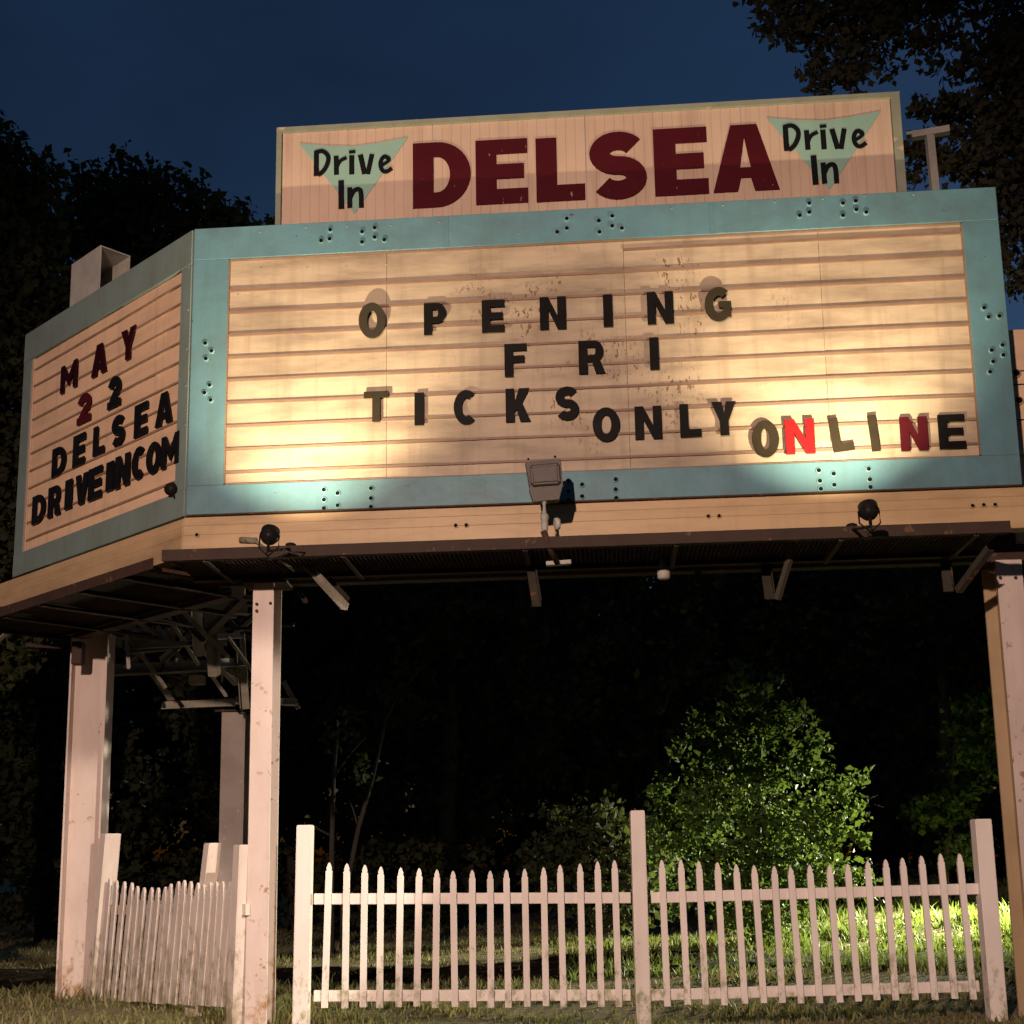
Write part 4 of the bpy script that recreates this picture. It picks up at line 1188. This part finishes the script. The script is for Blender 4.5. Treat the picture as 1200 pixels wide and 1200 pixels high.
# side fence between the left post and the front post, leaning
A_ = Vector((aty(118, 1170, 12.2).x, 12.2, 0)); B_ = Vector((aty(276, 1200, 9.98).x, 9.98, 0))
sd = (B_ - A_).normalized(); sn = Vector((sd.y, -sd.x, 0))
SIDE = empty('picket_fence', (A_ + B_) / 2, 'grimy leaning picket fence running back beside the left posts', 'fence')
def side_pt(f, z, out=0.0): return A_ + (B_ - A_) * f + Vector((0, 0, z)) + sn * out
def side_at(px, py, f0=0.0):
    """point on the leaning fence's vertical plane under a pixel"""
    d = ray(px, py); t = (A_ - EYEP).dot(sn) / d.dot(sn)
    return EYEP + d * t
for (xt, yt, xb, yb, wd) in ((126, 977, 108, 1178, 0.15), (236, 988, 222, 1110, 0.11), (281, 990, 272, 1205, 0.115)):
    k_ = 0.10 if xt == 236 else 0.03
    tp = side_at(xt, yt) - sn * k_; ft = side_at(xb, yb) - sn * k_
    d = ft - tp; d *= (tp.z + 0.1) / -d.z
    post('post', tp + d, tp, wd, M['vinylold'], SIDE, math.atan2(-sd.y, sd.x))
for (xa, ya, xb, yb) in ((122, 1066, 286, 1066), (112, 1157, 258, 1133)):
    a = side_at(xa, ya) - sn * 0.03; b = side_at(xb, yb) - sn * 0.03
    bm = bmesh.new(); bar(bm, a, b, 0.036, 0.085); build('rail', bm, M['vinylold'], SIDE)
NS = 20
for i in range(NS):
    f = i / (NS - 1)
    xt = 131 + (279 - 131) * f ** 0.97; xb = 118 + (268 - 118) * f ** 0.97
    yt = float(np.interp(xt, [130, 150, 170, 195, 215, 240, 262, 280], [1029, 1033, 1040, 1040, 1030, 1036, 1032, 1034])) + random.uniform(-.8, .8)
    yb = 1172 + 8 * f + random.uniform(-1, 1)
    a = side_at(xb + random.uniform(-1, 1), yb); b = side_at(xt + random.uniform(-1, 1), yt)
    bm = bmesh.new(); picket(bm, a + sn * 0.012, b + sn * 0.012, 0.088, 0.022, sd, sn)
    build('picket', bm, M['vinylold'], SIDE)

# ------------------------------------------------------------------ trees and bushes
def leaves_mesh(name, pts, size, mat, parent, curl=0.25):
    """every leaf is a folded diamond of two triangles"""
    n = len(pts)
    v = RNG.normal(size=(n, 3)); v /= np.linalg.norm(v, axis=1)[:, None]
    q = RNG.normal(size=(n, 3)); q -= (q * v).sum(1)[:, None] * v; q /= np.linalg.norm(q, axis=1)[:, None]
    nr = np.cross(v, q)
    s = size * RNG.uniform(0.45, 1.6, size=(n, 1))
    P = np.empty((n, 4, 3))
    P[:, 0] = pts - v * s * 0.5
    P[:, 1] = pts + q * s * 0.33 + nr * s * curl * 0.4
    P[:, 2] = pts + v * s * 0.5 - nr * s * curl * 0.4
    P[:, 3] = pts - q * s * 0.33 + nr * s * curl * 0.4
    me = bpy.data.meshes.new(name)
    c = pts.mean(0)
    me.vertices.add(n * 4); me.vertices.foreach_set('co', (P - c).reshape(-1).astype(np.float32))
    base = np.arange(n)[:, None] * 4
    tris = np.concatenate([base + np.array([[0, 1, 2]]), base + np.array([[0, 2, 3]])], 1).reshape(-1)
    me.loops.add(n * 6); me.loops.foreach_set('vertex_index', tris.astype(np.int32))
    me.polygons.add(n * 2)
    me.polygons.foreach_set('loop_start', (np.arange(n * 2) * 3).astype(np.int32))
    me.polygons.foreach_set('loop_total', np.full(n * 2, 3, np.int32))
    me.update(calc_edges=True)
    return link(name, me, mat, parent, Vector(c))
def clumps_points(clumps, n):
    """points in uneven twig clusters inside ellipsoids (centre, radii)"""
    vol = np.array([r[0] * r[1] * r[2] for _, r in clumps]) ** 0.75
    vol /= vol.sum()
    out = []
    for (c, r), f in zip(clumps, vol):
        k = max(40, int(n * f))
        tw = max(6, k // 26)
        d = RNG.normal(size=(tw, 3)); d /= np.linalg.norm(d, axis=1)[:, None]
        rr = RNG.uniform(0.25, 1.0, size=(tw, 1)) ** 0.45
        rr *= RNG.uniform(0.8, 1.18, size=(tw, 1))
        tc = np.array(c) + d * rr * np.array(r)
        idx = RNG.integers(0, tw, k)
        sp = 0.16 * (np.mean(r)) ** 0.5
        out.append(tc[idx] + RNG.normal(size=(k, 3)) * sp * np.array([1, 1, 0.7]))
    return np.concatenate(out)
def tree(name, label, cat, foot, clumps, n, size, mat, trunk_r, group=None, bark='bark', limb_r=0.3, head=None):
    t = empty(name, foot, label, cat, group)
    foot = Vector(foot)
    bm = bmesh.new()
    top = max(c[2] for c, _ in clumps)
    cx = sum(c[0] for c, _ in clumps) / len(clumps); cy = sum(c[1] for c, _ in clumps) / len(clumps)
    mid = Vector((foot.x + (cx - foot.x) * 0.5, foot.y + (cy - foot.y) * 0.5, foot.z + (top - foot.z) * 0.55))
    end = Vector((cx, cy, top))
    if head is not None:
        end = Vector(head); top = end.z; mid = foot.lerp(end, 0.55)
    pts = [foot - Vector((0, 0, 0.2)), foot.lerp(mid, 0.5) + Vector((random.uniform(-.12, .12), random.uniform(-.1, .1), 0)), mid, mid.lerp(end, 0.5), end]
    tube(bm, pts, [trunk_r * 1.25, trunk_r, trunk_r * 0.75, trunk_r * 0.45, trunk_r * 0.12], 9)
    nodes = [(p, trunk_r * (0.8 - 0.14 * q)) for q, p in enumerate([pts[2], pts[2].lerp(pts[3], 0.5), pts[3], pts[3].lerp(pts[4], 0.5)])]
    for c in sorted((Vector(c) for c, r in clumps), key=lambda c: min((c - p).length for p, _ in nodes)):
        s, rs_ = min(nodes, key=lambda n_: (n_[0] - c).length)
        r0 = max(min(rs_ * 0.7, trunk_r * limb_r * 2), trunk_r * 0.08); r1 = r0 * 0.6
        bend = (c - s).length * 0.14
        k1 = s.lerp(c, 0.35) + Vector((random.uniform(-1, 1), random.uniform(-1, 1), random.uniform(-.6, 1))) * bend
        k2 = s.lerp(c, 0.7) + Vector((random.uniform(-1, 1), random.uniform(-1, 1), random.uniform(-.6, 1))) * bend
        tube(bm, [s, k1, k2, c], [r0, r0 * 0.85, r0 * 0.7, r1], 6)
        for q in range(3):
            e = c + Vector((random.uniform(-1, 1), random.uniform(-1, 1), random.uniform(-.5, 1))).normalized() * (0.25 + 0.3 * (c - s).length)
            tube(bm, [c, c.lerp(e, .5) + Vector((0, 0, .04)), e], [r1 * 0.7, r1 * 0.45, r1 * 0.1], 5)
        nodes.append((c, r1))
    build('trunk', bm, M[bark], t, True)
    leaves_mesh('crown', clumps_points(clumps, n), size, M[mat], t)
    return t
def blob(center, radii, k, lo=0.32, hi=0.5, flat=0.9):
    out = []
    for i in range(k):
        d = RNG.normal(size=3); d /= np.linalg.norm(d)
        rr = RNG.uniform(0.2, 0.95) ** 0.6
        r = RNG.uniform(lo, hi)
        c = np.array(center) + d * rr * np.array(radii) * (1 - r * 0.45)
        out.append((tuple(c), (radii[0] * r, radii[1] * r, radii[2] * r * flat)))
    return out

# left trees against the sky
def cpx(x, y, Y): return tuple(aty(x, y, Y))
g3 = 'dark trees around the sign'
Yt = 17.0
cl = [(cpx(-10, 215, Yt), (0.75, 1.0, 0.7)), (cpx(25, 235, Yt), (0.5, .9, 0.75)), (cpx(10, 330, Yt), (0.9, 1.2, 1.0)), (cpx(-40, 300, Yt), (1.0, 1.2, 1.1)),
      (cpx(40, 420, Yt), (0.7, 1.0, 0.9)), (cpx(-20, 480, Yt), (1.0, 1.2, 1.1)), (cpx(10, 580, Yt), (0.8, 1.1, 1.0)), (cpx(-60, 600, Yt), (1.0, 1.2, 1.1)), (cpx(0, 700, Yt), (.8, 1, 1)), (cpx(-80, 420, Yt), (1.2, 1.2, 1.4))]
f = Vector((aty(-30, 900, Yt).x, Yt, 0))
tree('leafy_tree', 'tall dark leafy tree at the far left edge, higher than the sign frame', 'tree', f, cl, 26000, 0.13, 'leafolive', 0.2, g3)
Yt = 22.0
cl = [(cpx(120, 260, Yt), (1.0, 1.2, 0.8)), (cpx(160, 235, Yt), (0.9, 1, 0.6)), (cpx(205, 262, Yt), (1.0, 1.2, 0.75)), (cpx(250, 280, Yt), (1.0, 1.0, 0.6)), (cpx(95, 320, Yt), (1.1, 1.3, 1.1)),
      (cpx(180, 330, Yt), (1.5, 1.3, 1.0)), (cpx(290, 300, Yt), (1.0, 1.2, 0.6)), (cpx(100, 430, Yt), (1.4, 1.4, 1.4)), (cpx(240, 360, Yt), (1.5, 1.4, 1.0)), (cpx(60, 530, Yt), (1.4, 1.3, 1.3)), (cpx(70, 640, Yt), (1.4, 1.3, 1.3)), (cpx(340, 320, Yt), (1.2, 1.2, .6))]
f = Vector((aty(96, 900, Yt).x, Yt, 0))
tree('leafy_tree', 'round topped dark tree seen above the left face of the sign', 'tree', f, cl, 30000, 0.14, 'leafdark', 0.22, g3)
# big tree on the right, branches overhanging the header
Yt = 14.5
cl = [(cpx(915, 12, Yt), (0.42, .5, 0.26)), (cpx(960, 35, Yt), (0.5, .6, 0.34)), (cpx(985, 75, Yt), (0.36, .5, 0.26)), (cpx(1005, 20, Yt), (0.5, .6, 0.3)), (cpx(1035, 55, Yt), (0.34, .5, 0.26)),
      (cpx(1060, 20, Yt), (0.3, .5, 0.26)), (cpx(965, 95, Yt), (0.16, .3, 0.12)), (cpx(1000, 98, Yt), (0.18, .3, 0.12)), (cpx(1110, 42, Yt), (0.35, .5, 0.16)), (cpx(1150, 70, Yt), (0.45, .5, 0.32)),
      (cpx(1190, 110, Yt), (0.5, .6, 0.5)), (cpx(1155, 130, Yt), (0.45, .5, 0.32)), (cpx(1110, 135, Yt), (0.3, .5, 0.2)), (cpx(1085, 125, Yt), (0.18, .3, 0.12)), (cpx(1130, 175, Yt), (0.45, .6, 0.34)),
      (cpx(1180, 190, Yt), (0.5, .6, 0.45)), (cpx(1150, 225, Yt), (0.35, .5, 0.25)), (cpx(1195, 260, Yt), (0.4, .5, 0.35)), (cpx(1230, 60, Yt), (0.9, .8, 0.8)), (cpx(1240, 180, Yt), (0.9, .9, 0.9)),
      (cpx(1075, 190, Yt), (0.22, .4, 0.25)), (cpx(1090, -40, Yt), (1.2, .8, .5)), (cpx(950, -45, Yt), (1.2, .8, .4)), (cpx(1230, -30, Yt), (1.4, .8, .7)), (cpx(1230, 300, Yt), (0.6, .6, 0.5))]
f = Vector((aty(1330, 900, Yt).x, Yt, 0))
tree('leafy_tree', 'big tree at the upper right whose branches hang behind the name board', 'tree', f, cl, 21000, 0.10, 'leafbrown', 0.13, g3, limb_r=0.22, head=aty(1300, -160, Yt))
# wall of dark trees behind the sign
spec = [(-13.0, 25.0, 11.0, 3.4, 'far dark tree behind the left steel post', 0), (-8.6, 24.0, 9.5, 2.8, 'dark tree between the two left posts', 0), (-4.5, 27.0, 10.5, 3.0, 'dark tree behind the front post of the sign', 0),
        (-1.2, 25.0, 9.0, 2.6, 'dark tree behind the left section of the white fence', 0), (2.2, 27.5, 10.0, 3.0, 'dark tree behind the middle fence post', 0),
        (5.8, 29.0, 9.5, 2.8, 'dark tree behind the lit bush', 0), (9.6, 28.5, 10.0, 3.0, 'dark tree behind the right fence section', 1), (13.5, 27.5, 11.0, 3.2, 'dark tree beyond the right post of the sign', 1),
        (-17.5, 23.0, 10.0, 3.3, 'dark tree just outside the left of the view', 0)]
for x, y, h, rw, lab, kk in spec:
    lo_ = 0.3
    cl = blob((x, y, h * 0.55), (rw, rw * 0.75, h * 0.48), 13, 0.34, 0.5)
    cl += [((x + random.uniform(-1.5, 1.5), y - 0.6, 0.9), (1.6, 1.0, 0.9)), ((x + random.uniform(-1.5, 1.5), y - 0.2, 2.2), (1.7, 1.1, 1.2))]
    tree('leafy_tree', lab, 'tree', (x, y, 0), cl, 15000, 0.17, 'leafdark', 0.18, g3)
for i, x in enumerate((-20, -14, -8, -2, 4, 10, 16, 22)):
    lab = ['first', 'second', 'third', 'fourth', 'fifth', 'sixth', 'seventh', 'eighth'][i] + ' from the left in the far row of dark trees behind the lot'
    cl = blob((x, 36 + (i % 3), 6.0), (4.2, 2.0, 6.2), 18, 0.38, 0.55) + [((x - 2, 35, 1.2), (2.6, 1.2, 1.5)), ((x + 2, 35, 1.5), (2.6, 1.2, 1.6)), ((x, 35.5, 3.0), (3.0, 1.2, 1.8))]
    tree('leafy_tree', lab, 'tree', (x, 36 + (i % 3), 0), cl, 26000, 0.23, 'leafdark', 0.2, g3)
for i, x in enumerate((-17, -10, -4, 2, 8, 14, 20)):
    lab = ['first', 'second', 'third', 'fourth', 'fifth', 'sixth', 'seventh'][i] + ' from the left in the farthest, tallest row of dark trees'
    cl = blob((x, 42 + (i % 2), 7.4), (4.6, 2.2, 6.6), 18, 0.42, 0.58) + [((x, 41.5, 8.5), (3.6, 1.5, 2.6)), ((x - 2.4, 41.5, 11.0), (2.4, 1.5, 2.0)), ((x + 2.4, 41.5, 10.5), (2.4, 1.5, 2.0))]
    tree('leafy_tree', lab, 'tree', (x, 42 + (i % 2), 0), cl, 24000, 0.30, 'leafdark', 0.22, g3)
# the lit bush
Yb = 18.5
cl = [(cpx(885, 815, Yb), (0.3, .4, 0.4)), (cpx(915, 850, Yb), (0.45, .6, 0.35)), (cpx(875, 865, Yb), (0.55, .6, 0.35)), (cpx(820, 850, Yb), (.22, .3, .28)), (cpx(850, 905, Yb), (0.7, .8, 0.4)), (cpx(935, 895, Yb), (0.45, .6, 0.4)),
      (cpx(985, 925, Yb), (0.35, .4, 0.26)), (cpx(900, 940, Yb), (0.9, .9, 0.4)), (cpx(820, 945, Yb), (0.6, .7, 0.45)), (cpx(960, 965, Yb), (0.55, .7, 0.35)), (cpx(880, 985, Yb), (1.0, .9, 0.38)), (cpx(790, 1000, Yb), (0.65, .8, 0.5)),
      (cpx(965, 1010, Yb), (0.6, .7, 0.34)), (cpx(920, 1030, Yb), (0.9, .9, 0.34)), (cpx(830, 1050, Yb), (0.8, .8, 0.4)), (cpx(990, 1040, Yb), (0.4, .6, 0.25)), (cpx(905, 1075, Yb), (0.7, .8, 0.3)), (cpx(770, 950, Yb), (.4, .5, .4))]
f = Vector((aty(890, 1100, Yb).x, Yb + 0.3, 0))
cl = [(c, (r[0] * .8, r[1] * .8, r[2] * .85)) for c, r in cl]
cl += [(cpx(x, y, Yb), (.14, .2, .16)) for x, y in ((872, 785), (905, 800), (935, 835), (960, 870), (1005, 905), (1012, 945), (850, 830), (800, 880), (775, 915), (1005, 985), (1015, 1020))]
tree('bush', 'tall green bush behind the right fence section, lit from the right', 'bush', f, cl, 8500, 0.095, 'leafbush', 0.06, limb_r=0.22)
cl = [(cpx(700, 985, 20.5), (0.9, .8, 0.7)), (cpx(745, 1010, 20.5), (0.8, .8, 0.6)), (cpx(660, 1020, 20.5), (0.7, .7, 0.5)), (cpx(720, 1050, 20.5), (1.0, .8, 0.5))]
tree('bush', 'low dim bush left of the lit bush, behind the middle of the fence', 'bush', (aty(710, 1080, 20.5).x, 20.7, 0), cl, 4200, 0.12, 'leafdark', 0.05)
cl = [(cpx(1120, 945, 24), (0.35, .5, 0.45)), (cpx(1085, 950, 24), (0.35, .5, 0.3)), (cpx(1140, 900, 24), (0.5, .5, 0.5)), (cpx(1125, 1000, 24), (0.4, .5, 0.35)), (cpx(1150, 850, 24), (0.6, .6, 0.6))]
tree('young_tree', 'thin young tree with sparse leaves between the right fence post and the bush', 'tree', (aty(1115, 1060, 24).x, 24, 0), cl, 2600, 0.12, 'leafbush', 0.05)
# thin bare saplings behind the left fence section
def sapling(pts, Y, r, label):
    P = [aty(x, y, Y) for x, y in pts]
    foot = P[0].copy(); foot.z = 0
    t = empty('sapling', foot, label, 'tree', 'thin saplings behind the fence')
    bm = bmesh.new()
    tube(bm, [foot - Vector((0, 0, .1))] + P, [r * 1.2] + [r * (1 - 0.75 * i / len(P)) for i in range(len(P))], 7)
    for i in range(1, len(P)):
        q = P[i]
        e = q + Vector((random.uniform(-.7, .7), random.uniform(-.3, .3), random.uniform(.2, .6)))
        tube(bm, [q, q.lerp(e, .5) + Vector((0, 0, .05)), e], [r * .45, r * .3, r * .08], 5)
    build('trunk', bm, M['sapbark'], t, True)
    pts_ = clumps_points([(tuple(P[-1]), (0.4, .4, 0.35)), (tuple(P[-2] + Vector((.3, 0, .1))), (0.3, .3, .25))], 240)
    leaves_mesh('crown', pts_, 0.10, M['leafdark'], t)
M['sapbark'] = worn('pale_sapling_bark', (0.07, 0.058, 0.042), (0.03, 0.025, 0.02), 0.7, 8.0, (1, 1, 0.3), 0.85, vary=0.1, bump=0.5)
sapling([(388, 1060), (389, 980), (391, 910), (396, 850)], 19.5, 0.05, 'thin upright pale sapling behind the left end of the fence')
sapling([(402, 1060), (420, 970), (436, 915), (452, 845), (470, 810)], 20.0, 0.045, 'thin sapling leaning right behind the left fence section')

# ------------------------------------------------------------------ grass and weeds
def grass(name, label, n, xr, yr, hmin, hmax, seed, fn=None, wd=0.006, keep_dark_band=False):
    g = np.random.default_rng(seed)
    y = yr[0] + (yr[1] - yr[0]) * g.random(n) ** 1.5
    x = (g.random(n) * 2 - 1) * (0.44 * y + 0.6) if xr is None else xr[0] + (xr[1] - xr[0]) * g.random(n)
    keep = np.array([keep_dark_band or not in_dark_band(a, b) or g.random() < (0.5 if a > 1.5 else 0.2) for a, b in zip(x, y)])
    pat = np.sin(x * 2.1 + np.sin(y * 1.7)) * np.sin(y * 2.6 + x * 0.6) + 0.5 * np.sin(x * 5.3 + 1.0) * np.sin(y * 4.9)
    keep &= g.random(n) < np.clip(0.62 + 0.45 * pat, 0.12, 1)
    x, y, pat = x[keep], y[keep], pat[keep]
    n = len(x)
    z = np.array([gz(a, b) for a, b in zip(x, y)]) - 0.01
    h = (hmin + (hmax - hmin) * g.random(n) ** 2.2) * np.clip(0.8 + 0.4 * pat, 0.5, 1.4)
    a = g.random(n) * 6.283
    dx, dy = np.cos(a), np.sin(a)
    lean = h * g.uniform(0.1, 0.8, n); b = g.random(n) * 6.283
    wv = wd * (0.7 + 0.8 * g.random(n)) * (0.6 + y / 14.0)
    P = np.empty((n, 5, 3))
    P[:, 0] = np.c_[x - dx * wv, y - dy * wv, z]; P[:, 1] = np.c_[x + dx * wv, y + dy * wv, z]
    mx, my = x + np.cos(b) * lean * .35, y + np.sin(b) * lean * .35
    P[:, 2] = np.c_[mx + dx * wv * .7, my + dy * wv * .7, z + h * .6]; P[:, 3] = np.c_[mx - dx * wv * .7, my - dy * wv * .7, z + h * .6]
    P[:, 4] = np.c_[x + np.cos(b) * lean, y + np.sin(b) * lean, z + h]
    me = bpy.data.meshes.new(name)
    me.vertices.add(n * 5); me.vertices.foreach_set('co', P.reshape(-1).astype(np.float32))
    base = np.arange(n)[:, None] * 5
    li_ = np.concatenate([base + np.array([[0, 1, 2, 3]]), base + np.array([[3, 2, 4]])], 1).reshape(-1)
    me.loops.add(n * 7); me.loops.foreach_set('vertex_index', li_.astype(np.int32))
    me.polygons.add(n * 2)
    tot = np.tile([4, 3], n); st_ = np.concatenate([[0], np.cumsum(tot)[:-1]])
    me.polygons.foreach_set('loop_start', st_.astype(np.int32)); me.polygons.foreach_set('loop_total', tot.astype(np.int32))
    me.update(calc_edges=True)
    return tag(link(name, me, M['greengrass' if name in ('tall_grass', 'weedy_grass') else 'grass']), label, 'grass', kind='stuff')
grass('grass', 'patchy short dry grass round the posts and fence', 120000, None, (8.2, 27.0), 0.025, 0.11, 3)
grass('tall_grass', 'taller grass on the lit lawn at the right behind the fence', 22000, (3.5, 13.0), (17.5, 30.0), 0.08, 0.30, 5, wd=0.008)
grass('weedy_grass', 'patchy grass and weeds over the dark ground behind the right fence section', 16000, (0.5, 10.0), (14.0, 20.5), 0.05, 0.2, 13, wd=0.007, keep_dark_band=True)
grass('weeds', 'weeds round the left posts', 2500, (-5.2, -1.6), (9.3, 13.2), 0.06, 0.2, 9)

# ------------------------------------------------------------------ lamps of the lot outside the view
def street_lamp(x, y, h, arm, tgt, watts, col, label, size=110, soft=0.12, blend=0.7):
    t = empty('street_lamp', (x, y, 0), label, 'street lamp')
    bm = bmesh.new()
    tube(bm, [(x, y, -0.1), (x, y, h * 0.5), (x, y, h)], [0.11, 0.09, 0.06], 12)
    build('pole', bm, M['galv'], t, True)
    hx, hy = x + arm[0], y + arm[1]
    bm = bmesh.new()
    tube(bm, [(x, y, h - 0.1), (x + arm[0] * .5, y + arm[1] * .5, h + 0.2), (hx, hy, h + 0.15)], 0.035, 8)
    build('arm', bm, M['galv'], t, True)
    d = (Vector(tgt) - Vector((hx, hy, h))).normalized()
    bm = bmesh.new()
    lathe(bm, Vector((hx, hy, h)) - d * 0.3, d, [(0, 0.05), (0.05, 0.12), (0.25, 0.2), (0.27, 0.2), (0.27, 0.17), (0.12, 0.08)], 16)
    build('lamp_shade', bm, M['bronze'], t, True)
    L = bpy.data.lights.new('street_lamp_light', 'SPOT')
    L.energy = watts; L.color = col; L.spot_size = R_(size); L.spot_blend = blend; L.shadow_soft_size = soft
    lo = bpy.data.objects.new('street_lamp_light', L); C.objects.link(lo)
    lo.parent = t; lo.location = Vector((hx, hy, h)) - WLOC[t]
    aim(lo, d)
    return t
street_lamp(-3.6, -5.0, 5.1, (0.8, 0.6), (-0.6, 9.8, 3.2), STREET_W, (1.0, 0.72, 0.58), 'tall street lamp behind the viewer on the near roadside', 62, blend=0.8)
street_lamp(6.6, -3.4, 6.4, (-0.6, 0.1), (-3.1, 11.1, 0.9), SIDE_W, (1.0, 0.86, 0.70), 'street lamp to the right of the view, lighting the fence sides', 12, blend=0.3)
street_lamp(10.9, 23.4, 2.1, (-0.3, -0.1), (6.0, 20.2, 0.35), BUSH_W, (1.0, 0.95, 0.68), 'low floodlight on a pole beyond the right of the view, aimed at the bush', 60, soft=0.06, blend=1.0)
